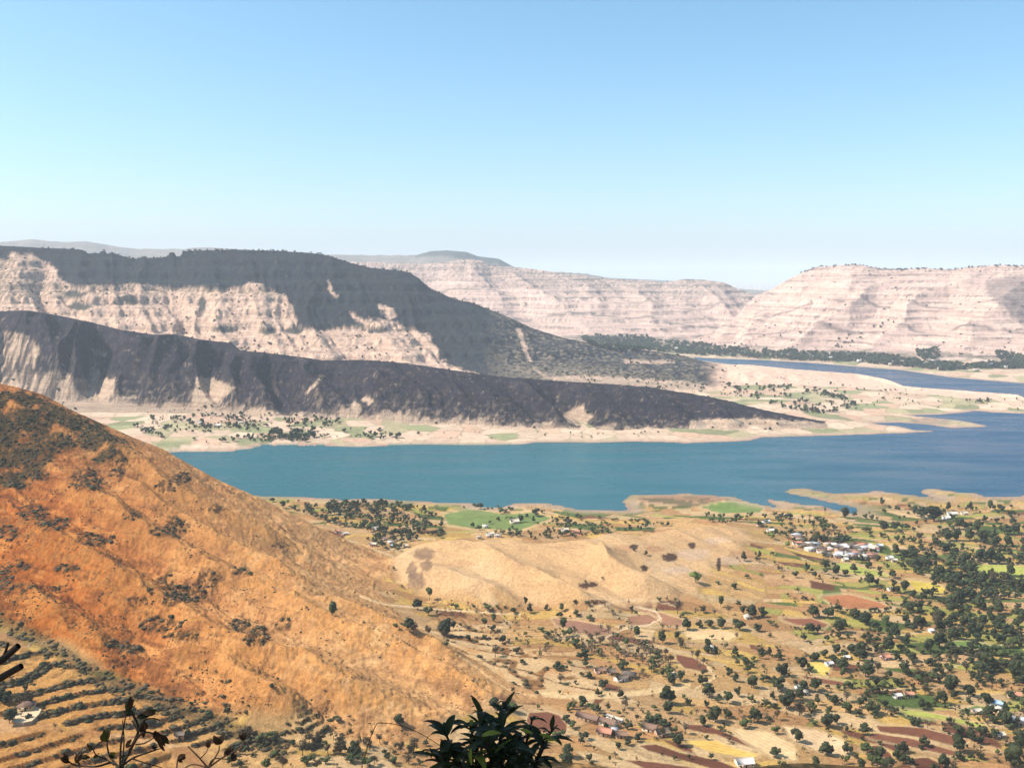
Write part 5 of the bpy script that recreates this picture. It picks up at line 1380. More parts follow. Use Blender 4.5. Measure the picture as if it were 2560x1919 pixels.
def make_house(px_, py_, w, d, h, rh, rot, wall, roof, kind, label, cat='house', group=None, sink=0.0):
    hp = hit(px_, py_)
    if hp is None: return None
    x, y, _ = hp
    cs = [ground_at(x + a, y + b_)[0] for a in (-w / 2.5, w / 2.5) for b_ in (-d / 2.5, d / 2.5)]
    z = max(cs) - .1
    t = empty('house' if cat == 'house' else cat.replace(' ', '_'), (x, y, z), rot)
    tag(t, label, cat, group)
    if kind == 'flat':
        part('wall', raw_mesh('wall', *box(-w / 2, w / 2, -d / 2, d / 2, -2.0, h), [wall]), t)
        part('roof', raw_mesh('roof', *join([box(-w / 2 - .25, w / 2 + .25, -d / 2 - .25, d / 2 + .25, h + .004, h + .22)]), [roof]), t)
    elif kind == 'hip':
        part('wall', raw_mesh('wall', *box(-w / 2, w / 2, -d / 2, d / 2, -2.0, h), [wall]), t)
        part('roof', raw_mesh('roof', *hip_roof(w, d, h, rh), [roof]), t)
    else:
        v, f = gable_walls(w, d, h, rh); part('wall', raw_mesh('wall', v, f, [wall]), t)
        for s in (-1, 1):
            part('roof_slope', raw_mesh('roof_slope', *roof_slab(w, d, h, rh, s), [roof]), t)
    part('door', raw_mesh('door', *box(-.55, .55, -d / 2 - .06, -d / 2 + .05, -.3, min(2.0, h - .3)), [M_DOOR]), t)
    nw_ = max(1, int(w // 3.2)); wm = raw_mesh('window', *box(-.45, .45, -.06, .05, 0, .8), [M_DOOR])
    for q in range(nw_ + 1):
        xx = -w / 2 + (q + .5) * w / (nw_ + 1)
        if abs(xx) > 1.2: part('window', wm, t, (xx, -d / 2, .95))
    return t
HOUSES = [
 # photo x, y, width, depth, height, roof rise, turn, wall, roof, kind, label
 (1470, 1800, 15, 6, 2.8, 1.9, -.55, M_MUDW, M_TILE, 'gable', 'long farmhouse with brown tiled roof, upper one of the group by the red field'),
 (1516, 1812, 13, 6, 2.8, 1.9, -.55, M_CREAM, M_TILE, 'gable', 'brown roofed farmhouse with pale gable wall in the middle of the farm group'),
 (1534, 1800, 14, 2.2, 2.4, .5, -.7, M_WHITE, M_PALER, 'gable', 'narrow pale roofed cowshed behind the middle farmhouse'),
 (1512, 1836, 9, 6, 2.8, 1.8, -.4, M_MUDW, M_REDT, 'gable', 'small farmhouse with reddish roof at the front of the farm group'),
 (1536, 1832, 4, 4, 3.0, .3, -.2, M_WHITE, M_TIN, 'flat', 'white flat roofed block between the farmhouses'),
 (1553, 1842, 7, 5, 2.6, 1.4, -.1, M_MUDW, M_TILE, 'gable', 'low brown roofed shed under the white block'),
 (1625, 1826, 9, 6, 2.8, 2.0, -.5, M_CREAM, M_TILE, 'gable', 'cream walled cottage with brown roof among round trees'),
 (1654, 1838, 8, 6, 2.7, 2.2, .3, M_MUDW, M_THATCH, 'gable', 'dark thatched barn at the edge of the red strip'),
 (1552, 1700, 9, 6, 2.8, 1.6, .5, M_WHITE, M_THATCH, 'gable', 'white walled house with grey thatch on the pale terraces'),
 (1572, 1692, 10, 7, 2.6, 2.2, -.3, M_MUDW, M_THATCH, 'hip', 'broad dark thatched house behind the white walled house'),
 (1528, 1684, 6, 5, 2.6, 1.8, .1, M_MUDW, M_THATCH, 'gable', 'small dark gabled hut at the end of the terrace hamlet'),
 (1500, 1680, 8, 5, 2.6, 1.6, .2, M_PINKW, M_TILE, 'gable', 'pink walled hut uphill of the terrace hamlet'),
 (1860, 1912, 10, 7, 2.6, 2.0, .15, M_CREAM, M_WHITE, 'gable', 'lone white roofed shed in the pale field at the bottom'),
 (67, 1776, 8.5, 6.5, 2.6, 2.0, .25, M_CLAY, M_TILE, 'hip', 'brown hipped roof hut on a pale earth platform below the orange hillside'),
 (450, 1842, 5, 4, 2.2, 1.2, .1, M_MUDW, M_THATCH, 'gable', 'tiny hut on the pale field under the scrub slope'),
 (2490, 1764, 8, 6, 3.2, 1.0, -.5, M_WHITE, M_BLUE, 'gable', 'white house with blue sheet roof beside dark trees'),
 (2535, 1742, 9, 6, 3.0, 1.5, -.4, M_PINKW, M_REDT, 'gable', 'pink house with red roof above the blue roofed house'),
 (2550, 1808, 10, 7, 3.4, 1.2, -.3, M_WHITE, M_TIN, 'gable', 'white house with grey tin roof at the right edge'),
 (2500, 1778, 5, 4, 2.8, .3, .2, M_CREAM, M_WHITE, 'flat', 'small cream block just below the blue roofed house'),
 (2498, 1842, 6, 4, 2.6, 1.2, .2, M_CREAM, M_PALER, 'gable', 'pale shed among trees under the tin roofed house'),
 (2440, 1782, 6, 4, 2.6, 1.2, .1, M_MUDW, M_PALER, 'gable', 'pinkish hut beside the green crop field'),
 (2243, 1744, 5, 4, 2.8, .8, .1, M_WHITE, M_WHITE, 'gable', 'small white hut in the line of round trees'),
 (2272, 1740, 6, 5, 2.8, 1.0, -.2, M_CREAM, M_REDT, 'gable', 'cream hut with reddish roof beside the small white hut'),
 (2002, 1724, 8, 5, 3.0, 1.6, .3, M_WHITE, M_WHITE, 'gable', 'bright white gabled house hidden among dark trees'),
 (2010, 1735, 5, 4, 2.6, .3, .3, M_WHITE, M_PALER, 'flat', 'low white annex in front of the bright gabled house'),
 (2072, 1663, 5, 5, 2.6, 1.0, .2, M_WHITE, M_TIN, 'gable', 'tiny white shed at the corner of the yellow field'),
 (2116, 1647, 4, 4, 2.6, .8, 0, M_WHITE, M_WHITE, 'gable', 'tiny white hut wedged between tall dark trees'),
 (2213, 1647, 7, 5, 2.8, 1.8, .2, M_PINKW, M_REDT, 'gable', 'orange red roofed hut in the thick of the dark trees'),
 (1777, 1625, 5, 5, 2.6, 2.4, .1, M_WHITE, M_WHITE, 'hip', 'small white shrine with steep pale roof under two dark trees'),
 (1868, 1545, 5, 5, 2.4, 2.2, .1, M_CREAM, M_PALER, 'hip', 'tiny pale hut beside the green field and dark trees'),
 (1684, 1690, 4, 3, 2.4, .3, 0, M_WHITE, M_WHITE, 'flat', 'tiny white box of a hut against a dark round tree'),
 (2380, 1288, 12, 6, 3.4, 1.4, 0, M_WHITE, M_WHITE, 'gable', 'long white shed behind the grove near the shore'),
 (2410, 1286, 8, 5, 3.2, 1.0, 0, M_CREAM, M_PALER, 'gable', 'pale shed to the east of the long white shed near the shore'),
 (2365, 1298, 9, 6, 3.2, 1.8, .1, M_WHITE, M_WHITE, 'gable', 'white house at the foot of the shore grove'),
 (1915, 1308, 9, 5, 3.2, 1.4, .3, M_WHITE, M_TIN, 'gable', 'white house with tin roof at the top of the golden slope'),
 (1900, 1316, 10, 5, 3.0, 1.6, .5, M_MUDW, M_THATCH, 'gable', 'dark thatched house next to the white house on the slope top'),
 (1925, 1330, 8, 5, 3.0, 1.2, .1, M_CREAM, M_WHITE, 'gable', 'pale roofed house below the slope top hamlet'),
 (1286, 1308, 11, 7, 3.6, 2.6, .3, M_CREAM, M_PALER, 'gable', 'tall cream house on bare ground in the green lakeside fields'),
 (1213, 1318, 7, 5, 3.0, .5, 0, M_WHITE, M_WHITE, 'flat', 'small white cube house beside the green lakeside fields'),
 (1225, 1341, 9, 6, 4.6, 1.0, .2, M_WHITE, M_PALER, 'gable', 'tall white house just behind the golden hill crest'),
 (1245, 1342, 8, 5, 3.0, .8, -.1, M_CREAM, M_WHITE, 'flat', 'low pale house next to the tall white house behind the crest'),
 (1198, 1346, 6, 4, 2.8, .8, -.1, M_CREAM, M_PALER, 'flat', 'pale hut half hidden by the golden hill crest'),
 (942, 1325, 11, 7, 3.6, 1.4, .1, M_WHITE, M_PALER, 'gable', 'largest pale house inside the lakeside wood'),
 (933, 1365, 8, 5, 3.2, 1.2, -.2, M_PINKW, M_PALER, 'gable', 'pink house at the edge of the lakeside wood'),
 (976, 1358, 6, 4, 3.0, .3, 0, M_WHITE, M_WHITE, 'flat', 'white block in the gap of the lakeside wood'),
 (983, 1368, 5, 3.5, 2.8, .3, .3, M_WHITE, M_BLUE, 'flat', 'bluish roofed hut below the white block in the wood'),
 (961, 1350, 8, 5, 3.0, 1.5, .2, M_CREAM, M_TILE, 'gable', 'brown roofed house in the middle of the lakeside wood'),
 (1015, 1368, 5, 4, 2.8, .8, 0, M_CREAM, M_PALER, 'gable', 'last small hut of the wood beside the green gap'),
 (862, 1336, 8, 4, 2.8, .9, .2, M_WHITE, M_PALER, 'gable', 'pale hut seen just over the orange crest'),
 (845, 1331, 6, 4, 2.8, 1.2, -.1, M_CREAM, M_REDT, 'gable', 'reddish roofed hut seen just over the orange crest'),
 (1412, 1327, 9, 5, 3.0, 1.2, .1, M_WHITE, M_PALER, 'gable', 'white house in the thin trees behind the golden hill'),
 (1440, 1332, 8, 5, 3.0, .8, -.2, M_PINKW, M_REDT, 'gable', 'pink house in the thin trees behind the golden hill'),
 (545, 1066, 12, 7, 4.0, 1.6, 0, M_WHITE, M_WHITE, 'gable', 'white house among the far shore fields, larger of the pair'),
 (500, 1060, 9, 6, 5.0, 1.2, 0, M_WHITE, M_PALER, 'gable', 'white house among the far shore fields, taller of the pair'),
 (600, 1058, 12, 6, 3.4, 1.2, 0, M_CREAM, M_PALER, 'gable', 'pale long house at the foot of the burnt ridge'),
 (2112, 1402, 6, 4, 2.8, 1.0, .1, M_CREAM, M_WHITE, 'gable', 'pale hut at the lower corner of the white village'),
 (2223, 1398, 7, 5, 3.0, 1.5, .3, M_WHITE, M_WHITE, 'gable', 'white gabled hut standing apart east of the white village'),
 (2235, 1404, 6, 4, 3.0, 1.0, -.2, M_CREAM, M_PALER, 'gable', 'pale hut beside the white gabled hut east of the village'),
 (2230, 1476, 9, 5, 2.8, 1.2, .2, M_CREAM, M_PALER, 'gable', 'pale roofed farm shed beside the yellow stubble field'),
 (2330, 1580, 5, 4, 2.6, 1.2, 0, M_WHITE, M_WHITE, 'hip', 'little pale dome roofed hut in the dark grove'),
]
for row in HOUSES:
    make_house(*row)
# the compact white village, house by house
wallc = [(M_WHITE, 'white'), (M_CREAM, 'cream'), (M_PINKW, 'pink'), (M_WHITE, 'whitewashed'), (M_MUDW, 'brown')]
roofc = [(M_WHITE, 'white'), (M_PALER, 'pale'), (M_TIN, 'grey tin'), (M_REDT, 'red tiled'), (M_TILE, 'brown tiled'), (M_THATCH, 'dark thatched')]
VIL = [(1992,1362),(2003,1367),(1996,1350),(1990,1342),(2022,1364),(2030,1370),(2038,1364),(2025,1376),(2048,1374),(2054,1382),(2060,1376),(2067,1366),(2073,1362),(2080,1374),(2086,1366),(2092,1370),(2098,1378),(2104,1368),(2110,1375),(2118,1372),
 (2128,1366),(2134,1374),(2142,1368),(2150,1376),(2156,1368),(2163,1374),(2170,1368),(2176,1376),(2184,1372),(2192,1378),(2198,1370),(2092,1394),(2100,1390),(2108,1395),(2116,1392),(2130,1392),(2140,1388),(2150,1392),(2160,1396),(2168,1390),(2178,1394),(2186,1390),(2070,1390),(2125,1383),(2146,1384)]
rv = np.random.default_rng(55)
combo = [(i, j, k_, s_) for i in range(5) for j in range(6) for k_ in range(3) for s_ in range(2)]
rv.shuffle(combo)
for q, (a, b_) in enumerate(VIL):
    i, j, k_, s_ = combo[q]
    if rv.random() < .45: i = 0 if i > 2 else i
    kd = ['gable', 'hip', 'flat'][k_]; w = (6, 9.5)[s_] + rv.random() * 2
    where = 'western end' if a < 2045 else 'back row' if b_ < 1371 else 'middle row' if b_ < 1384 else 'front row'
    nb = VIL[q - 1] if q else VIL[1]
    lab = '%s %s house with %s %s roof, %s of the white village' % (('small', 'long')[s_], wallc[i][1], roofc[j][1], kd + ('led' if False else 'd' if kd == 'gable' else 'ped' if kd == 'hip' else ''), where)
    make_house(a, b_, w, 5 + rv.random() * 2, 3 + rv.random() * 1.5, 1.4, (rv.random() - .5) * 1.2, wallc[i][0], roofc[j][0], kd, lab, 'house', 'houses of the white village')
# far village: separate small houses, too far to show parts
fv = [(1985,880),(2030,895),(2075,898),(2118,890),(2148,906),(2198,905),(2234,909),(2258,908),(2306,914),(2328,906),(2400,919),(2512,922),(2440,929),(1912,876),(1860,884),(1950,890),(2010,886),(2226,914),(2350,925),(2475,915),(1720,868),(1760,876),(1660,866),(1690,874)]
fw = ['western tip', 'west part', 'middle', 'middle', 'east part', 'eastern end']
for q, (a, b_) in enumerate(fv):
    hp = hit(a, b_)
    if hp is None: continue
    v, f = join([gable_walls(12 + rv.random() * 7, 9, 5 + rv.random() * 3, 3), roof_slab(14, 9, 5.5, 3, -1), roof_slab(14, 9, 5.5, 3, 1)])
    ob = bpy.data.objects.new('house', raw_mesh('house', v, f, [[M_WHITE, M_TIN, M_WHITE, M_PALER][rv.integers(4)]])); COL.objects.link(ob)
    ob.location = (hp[0], hp[1], hp[2] + 2.5); ob.rotation_euler = (0, 0, (rv.random() - .5))
    ORD = 'first second third fourth fifth sixth seventh eighth ninth tenth eleventh twelfth'.split()
    rk = sorted(p[0] for p in fv).index(a)
    lab = ('tiny pale house in the far lakeside wood, %s from its western end' % ORD[rk]) if rk < 12 else ('tiny pale house in the far lakeside wood, %s from its eastern end' % ORD[len(fv) - 1 - rk])
    tag(ob, lab, 'house', 'houses of the far lakeside wood')

# pale earth platform with its retaining wall under the left hut
hp = hit(60, 1790)
if hp:
    x, y, z = hp
    P_ = [(20, 1775), (45, 1766), (90, 1764), (104, 1772), (98, 1786), (80, 1806), (60, 1810), (38, 1808), (28, 1792)]
    W_ = []
    for a, b_ in P_:
        h_ = hit(a, b_ + 4); W_.append((h_[0], h_[1]))
    top = z + 1.2
    n_ = len(W_)
    V = [(a, b_, top) for a, b_ in W_] + [(x + (a - x) * 1.05, y + (b_ - y) * 1.05, top - 5) for a, b_ in W_]
    F = [tuple(range(n_))[::-1]] + [(i, (i + 1) % n_, (i + 1) % n_ + n_, i + n_) for i in range(n_)]
    me = bpy.data.meshes.new('earth_platform'); me.from_pydata(V, [], F)
    bm = bmesh.new(); bm.from_mesh(me); bmesh.ops.recalc_face_normals(bm, faces=bm.faces); bm.to_mesh(me); bm.free()
    me.materials.append(M_CLAY); me.materials.append(M_STONE)
    for p in me.polygons: p.material_index = 0 if abs(p.normal.z) > .8 else 1
    ob = bpy.data.objects.new('earth_platform', me); COL.objects.link(ob); tag(ob, 'pale swept earth platform with a dark retaining wall around the brown hut', 'platform')

# ------------------------------------------------------------------ the 300 largest trees, one by one
ADJ = {'round': 'dark round', 'spread': 'mid green spreading', 'tall': 'slim upright', 'bare': 'bare grey brown', 'bright': 'bright light green', 'rusty': 'brownish half dry'}
MARKS = [(n_.split(',')[0], x_, y_) for (x_, y_, n_) in [(r_[0], r_[1], r_[-1]) for r_ in HOUSES]] + \
        [('the ' + f_[1], float(np.mean([p[0] for p in f_[3]])), float(np.mean([p[1] for p in f_[3]]))) for f_ in FIELDS] + \
        [('the white village', 2110, 1375), ('the white village', 2190, 1385), ('the two dark scars in the golden hill', 1475, 1480), ('the crest of the golden hill', 1250, 1345), ('the crest of the golden hill', 1550, 1335), ('the stepped terraces', 1300, 1640),
         ('the stepped terraces', 560, 1765), ('the tip of the orange hillside', 1200, 1755), ('the flank of the orange hillside', 760, 1560), ('the flank of the orange hillside', 300, 1500), ('the narrow shore inlet', 2130, 1275), ('the lake shore', 1500, 1280), ('the lake shore', 2300, 1245),
         ('the leafy bush', 1220, 1850), ('the saddle between the two hills', 980, 1420), ('the red ploughed strips', 2250, 1850), ('the winding cart track', 1640, 1540), ('the pale sand track', 1500, 1740)]
SHORTM = {}
for f_ in FIELDS:
    w_ = f_[1].split()
    SHORTM['the ' + f_[1]] = 'the ' + ' '.join(w_[:6])
def mark_for(px_, py_):
    best = min(MARKS, key=lambda m: math.hypot(m[1] - px_, 1.5 * (m[2] - py_)))
    nm, mx_, my_ = best
    nm = SHORTM.get(nm, nm if nm.startswith('the') else 'the ' + ' '.join(nm.split()[:5]))
    while nm.split()[-1] in ('with', 'of', 'and', 'the', 'a', 'on', 'by', 'in', 'at', 'behind', 'between', 'beside', 'under', 'among', 'to', 'next', 'half', 'just', 'from', 'main', 'down', 'its', 'pale', 'small', 'dark', 'edge', 'up', 'over', 'standing', 'inside', 'low', 'high', 'uphill', 'above', 'below', 'running', 'broad', 'large', 'pinkish', 'far', 'lower', 'upper', 'end', 'white', 'brown', 'red', 'gabled', 'tall', 'top', 'bare', 'seen', 'hidden', 'yellow', 'tin', 'grey', 'blue', 'cream', 'thatched', 'green', 'round', 'middle', 'narrow', 'golden', 'pink', 'flat', 'reddish', 'thin', 'roofed', 'tiled', 'standing'):
        nm = ' '.join(nm.split()[:-1])
        if len(nm.split()) < 2: nm = 'the farm hut'; break
    dx, dy = px_ - mx_, py_ - my_
    if abs(dx) < 14 and abs(dy) < 10: rel = 'right beside'
    elif abs(dx) > 1.5 * abs(dy): rel = 'right of' if dx > 0 else 'left of'
    else: rel = 'in front of' if dy > 0 else 'behind'
    far_ = '' if math.hypot(dx, dy) < 45 else 'a little way '
    if math.hypot(dx, dy) > 110: far_ = 'well '
    if rel == 'right beside': far_ = ''
    return far_ + rel, nm
used = {}
def place_words(px_, py_):
    r_ = ['far left', 'left', 'centre left', 'centre', 'centre right', 'right', 'far right'][int(np.clip(px_ / 2560 * 7, 0, 6))]
    v_ = ['upper', 'middle', 'low', 'lowest'][int(np.clip((py_ - 1240) / 170, 0, 3))]
    return v_ + ' ' + r_
for t in IND:
    x, y, z, wd_, kd, px_, py_, s_ = t
    h_ = tree_h(t); wf = wd_ / RATIO[kd] / h_
    vv = random.randrange(4); cm, tm = LIB[kd, vv]
    r = empty('tree', (x, y, z - .1), random.random() * 6.28)
    # lean and uneven growth
    r.scale = (h_ * wf * random.uniform(.8, 1.15), h_ * wf * random.uniform(.8, 1.15), h_ * random.uniform(.85, 1.15))
    size = 'huge' if h_ > 15 else 'large' if h_ > 10.5 else 'medium sized' if h_ > 7 else 'small'
    rel, nm = mark_for(px_, py_)
    cand = ['%s %s tree %s %s' % (size, ADJ[kd], rel, nm)]
    nbs = sorted([u for u in IND if u is not t], key=lambda u: (u[5] - px_) ** 2 + (u[6] - py_) ** 2)[:3]
    for u in nbs:
        d_ = 'left of' if px_ < u[5] - abs(u[6] - py_) * .6 else 'right of' if px_ > u[5] + abs(u[6] - py_) * .6 else 'just above' if py_ < u[6] else 'just below'
        cand.append('%s %s tree %s a %s one, %s %s' % (size, ADJ[kd].replace(' spreading', ''), d_, ADJ[u[4]].split()[0] + ' ' + ADJ[u[4]].split()[1], rel.replace('a little way ', ''), nm))
    cand.append(cand[1].split(',')[0] + ', in the ' + place_words(px_, py_) + ' of the valley')
    m3 = sorted(MARKS, key=lambda m: math.hypot(m[1] - px_, 1.5 * (m[2] - py_)))[:5]
    def short(nm_):
        w = (nm_ if nm_.startswith('the') else 'the ' + nm_).split(' with ')[0].split(' beside ')[0].split(' under ')[0].split(' in ')[0].split(' on ')[0].split(' at ')[0].split(' among ')[0].split(' behind ')[0].split(' between ')[0].split(' running ')[0].split(' of ')[0]
        return ' '.join(w.split()[:5])
    for i_ in range(1, 5):
        cand.append('%s %s tree between %s and %s' % (size, ADJ[kd], short(m3[0][0]), short(m3[i_][0])))
    for u in nbs:
        d_ = 'left of' if px_ < u[5] - abs(u[6] - py_) * .6 else 'right of' if px_ > u[5] + abs(u[6] - py_) * .6 else 'just above' if py_ < u[6] else 'just below'
        cand.append('%s %s tree %s a %s one, near %s' % (size, ADJ[kd].replace(' spreading', ''), d_, ADJ[u[4]].split()[1], short(m3[1][0])))
    cand += [c_.replace(', ', ', in the ' + place_words(px_, py_) + ', ') for c_ in cand[1:4]]
    lab = None
    for c_ in cand:
        if c_ not in used and len(c_.split()) <= 16: lab = c_; break
    if lab is None:
        ok_ = [c_ for c_ in cand if len(c_.split()) <= 16]
        lab = ok_[-1] if ok_ else '%s %s tree in the %s of the valley floor' % (size, ADJ[kd], place_words(px_, py_))
    used[lab] = used.get(lab, 0) + 1
    tag(r, lab, 'tree', 'trees of the valley floor')
    part('trunk', tm, r); part('crown', cm, r)
bylab = {}
for o_ in COL.objects:
    if o_.name.startswith('tree') and o_.parent is None and 'label' in o_: bylab.setdefault(o_['label'], []).append(o_)
for lab, os_ in bylab.items():
    if 2 <= len(os_) <= 6:
        os_.sort(key=lambda q: q.location.y)
        seq = ('nearer of two', 'farther of two') if len(os_) == 2 else [w_ + ' from the front' for w_ in ('first', 'second', 'third', 'fourth', 'fifth', 'sixth')]
        for o_, w_ in zip(os_, seq):
            o_['label'] = ' '.join(lab.split()[:12]) + ', ' + w_
print('labels repeated', sum(v - 1 for v in used.values() if v > 1), round(time.time() - T0, 1))
# ------------------------------------------------------------------ plants at the viewpoint
M_LEAF = foliage_mat('glossy_leaf', (.010, .013, .004), (.026, .034, .009), .55)
M_LEAF.node_tree.nodes['Principled BSDF'].inputs['Specular IOR Level'].default_value = .15
# thin leaves let some sun through
def make_translucent(m, col, fac=.3):
    nt = m.node_tree; b = nt.nodes['Principled BSDF']; out = nt.nodes['Material Output']
    tr = nt.nodes.new('ShaderNodeBsdfTranslucent'); tr.inputs['Color'].default_value = (*col, 1)
    mx = nt.nodes.new('ShaderNodeMixShader'); mx.inputs[0].default_value = fac
    nt.links.new(b.outputs[0], mx.inputs[1]); nt.links.new(tr.outputs[0], mx.inputs[2]); nt.links.new(mx.outputs[0], out.inputs['Surface'])
make_translucent(M_LEAF, (.08, .11, .01), .2)
M_LEAFY = foliage_mat('sunlit_leaf', (.09, .11, .02), (.20, .22, .04), .5); make_translucent(M_LEAFY, (.30, .34, .04), .4)  # sun highlight put into a brighter leaf colour
M_DRYL = foliage_mat('withered_leaf', (.022, .012, .007), (.05, .026, .012), .6)
M_TWIG = plain_mat('twig', (.030, .022, .016), noise_scale=30)
M_TWIGR = plain_mat('reddish_twig', (.12, .065, .04), noise_scale=30)
def leaf_mesh(L, Wd, droop, fold, curl, mat, seed):
    """a long leaf along +X: midrib, two halves folded up, bending down towards the tip"""
    rg_ = np.random.default_rng(seed)
    n_ = 8; V = []; a = 0; x = z = 0
    ph = rg_.random() * 6
    for i in range(n_ + 1):
        t = i / n_
        wv = Wd * (math.sin(math.pi * min(1, t * .96 + .03)) ** .75) * (1 - .25 * t)
        wav = .05 * Wd * math.sin(t * 14 + ph)
        V += [(x, -wv, z + fold * wv + wav), (x, 0, z), (x, wv, z + fold * wv - wav)]
        a = -droop * t ** 1.2
        x += L / n_ * math.cos(a); z += L / n_ * math.sin(a)
    V = np.array(V)
    F = []
    for i in range(n_):
        o = i * 3
        F += [(o, o + 1, o + 4), (o, o + 4, o + 3), (o + 1, o + 2, o + 5), (o + 1, o + 5, o + 4)]
    return raw_mesh('leaf', V, np.array(F), [mat], smooth=True)
LEAFLIB = {}
for i, (dr, fo, cu) in enumerate([(.3, .35, 0), (.8, .3, 0), (1.3, .4, 0), (1.9, .25, 0), (.1, .5, 0)]):
    for key, mt in (('d', M_LEAF), ('y', M_LEAFY), ('w', M_DRYL)):
        LEAFLIB[key, i] = leaf_mesh(1.0, .17, dr, fo, cu, mt, i)
def px_at(px_, py_, Yd):
    k, m_ = ray(px_, py_)
    return Vector((float(k * Yd), Yd, float(EYE + m_ * Yd)))
def stem_path(pts, r0, r1, n=7):
    parts = []
    for i in range(len(pts) - 1):
        t0, t1 = i / (len(pts) - 1), (i + 1) / (len(pts) - 1)
        parts.append(tube(pts[i][:], pts[i + 1][:], r0 + (r1 - r0) * t0, r0 + (r1 - r0) * t1, n))
    return join(parts)
def smooth_pts(pts, n=4):
    out = []
    P = [pts[0]] + list(pts) + [pts[-1]]
    for i in range(1, len(P) - 2):
        for q in range(n):
            t = q / n
            p0, p1, p2, p3 = P[i - 1], P[i], P[i + 1], P[i + 2]
            out.append(.5 * ((2 * p1) + (p2 - p0) * t + (2 * p0 - 5 * p1 + 4 * p2 - p3) * t * t + (3 * p1 - p0 - 3 * p2 + p3) * t ** 3))
    out.append(pts[-1]); return out
def add_leaf(root, pos, direction, up, L, key, var, wscale=1.0):
    """pos relative to root"""
    d = Vector(direction).normalized(); u = Vector(up); s = u.cross(d)
    if s.length < 1e-3: s = Vector((0, 1, 0)).cross(d)
    s.normalize(); u = d.cross(s)
    M = Matrix((d, s, u)).transposed().to_4x4()
    o = part('leaf', LEAFLIB[key, var], root)
    o.matrix_local = Matrix.Translation(pos) @ M @ Matrix.Diagonal((L, L * wscale, L, 1))
    return o
rf = random.Random(21)
def gz(x, y): return float(ground_at(x, y)[0])

# -- the leafy bush in the middle
BY = 2.6
base = Vector((-.06, BY + .1, gz(-.06, BY + .1)))
bush = empty('leafy_bush', base); tag(bush, 'dark leafy bush with long drooping leaves poking up at the bottom of the view', 'bush')
TIPS = [  # photo x, y of a shoot tip, depth offset, leaves, mean leaf length (m)
 (1205,1772,.05,9,.085),(1265,1752,.10,9,.09),(1330,1800,.0,8,.08),(1115,1835,-.05,9,.10),(1175,1815,.0,10,.10),(1250,1810,-.05,12,.11),(1300,1840,.05,10,.10),(1380,1822,.10,8,.075),
 (1360,1850,0,9,.11),(1100,1880,-.1,9,.10),(1180,1880,-.08,11,.10),(1260,1880,-.1,11,.11),(1330,1890,-.05,10,.10),(1220,1850,-.12,10,.11),(1075,1870,0,6,.10),(1150,1910,-.1,9,.11),(1290,1910,-.12,9,.11)]
sv, sf = [], []
stems = []
hub = Vector((0, 0, .35))
for i, (a, b_, dy, nl, L) in enumerate(TIPS):
    tip = px_at(a, b_, BY + dy) - base
    mid = Vector((tip.x * .55 + rf.uniform(-.02, .02), tip.y * .5, tip.z * .55))
    pts = smooth_pts([Vector((tip.x * .1, 0, -.05)), mid, tip])
    stems.append(stem_path(pts, .0075, .003, 6))
    axis = (pts[-1] - pts[-3]).normalized()
    for q in range(int(nl * 1.9)):
        ang_ = q * 2.4 + rf.random() * .6
        back = rf.random() ** 1.1 * .13
        pos = tip - axis * back
        out_ = Vector((math.cos(ang_), math.sin(ang_) * .9, rf.uniform(-.1, .9)))
        d = (out_ + axis * .4).normalized()
        var = rf.choice([1, 2, 2, 3, 3, 0])
        key = 'y' if rf.random() < .02 else 'd'
        add_leaf(bush, pos, d, Vector((0, 0, 1)) + out_ * .1, L * rf.uniform(.4, .95), key, var, rf.uniform(.7, 1.2))
v, f = join(stems); part('stem', raw_mesh('stem', v, f, [M_TWIG], smooth=True), bush)
# the few leaves that catch the sun, lit by their brighter colour
for (a, b_, dx_, dz_, L, key, var) in [(1205,1838,1,.45,.075,'y',1),(1300,1822,1,-.2,.05,'y',0),(1350,1835,1,-.1,.045,'y',0),(1178,1870,-.05,-1,.065,'y',0),(1365,1848,1,.1,.04,'y',0)]:
    add_leaf(bush, px_at(a, b_, BY - .16) - base, (dx_, -.2, dz_), (-.6, -.5, .8), L * .72, key, var, 1.0)

# -- the bare branching shrub on the left
SY = 3.0
b2 = Vector((float(ray(330, 1919)[0] * SY), SY, 0)); b2.z = gz(b2.x, b2.y)
shrub = empty('bare_shrub', b2); tag(shrub, 'nearly leafless shrub with forking twigs and a few withered leaves at the bottom', 'shrub')
PATHS = [  # photo points, thickness
 ([(300,1919),(322,1880),(345,1830),(340,1800),(322,1770)], .007), ([(300,1919),(325,1875),(350,1835),(375,1830),(402,1848)], .005), ([(300,1919),(330,1895),(370,1880),(400,1870)], .0045), ([(300,1919),(302,1860),(310,1810),(318,1775)], .004),
 ([(305,1905),(310,1850),(306,1800)], .003), ([(300,1919),(280,1905),(240,1915),(190,1912),(172,1902)], .005), ([(285,1910),(262,1895),(240,1885),(232,1870)], .0035), ([(232,1870),(250,1855),(262,1850)], .003),
 ([(300,1919),(275,1890),(268,1862),(270,1850)], .004), ([(340,1860),(365,1855),(395,1835)], .003), ([(345,1830),(360,1800),(385,1795),(400,1800)], .004), ([(330,1895),(360,1905),(405,1918)], .003), ([(345,1830),(338,1812),(330,1800)],.004),
 ([(200,1912),(195,1900),(205,1895),(215,1892)], .003)]
st = []
off = Vector((0, 0, 0))
def rel(a, b_, Yd, base_): return px_at(a, b_, Yd) - base_
root_pt = rel(300, 1919, SY, b2)
st.append(stem_path(smooth_pts([Vector((0, 0, -.05)), root_pt * .5 + Vector((.02, 0, 0)), root_pt]), .011, .0075, 7))
for pts, r in PATHS:
    P = [rel(a, b_, SY + .04 * math.sin(a * .1), b2) for a, b_ in pts]
    st.append(stem_path(smooth_pts(P), r, r * .45, 5))
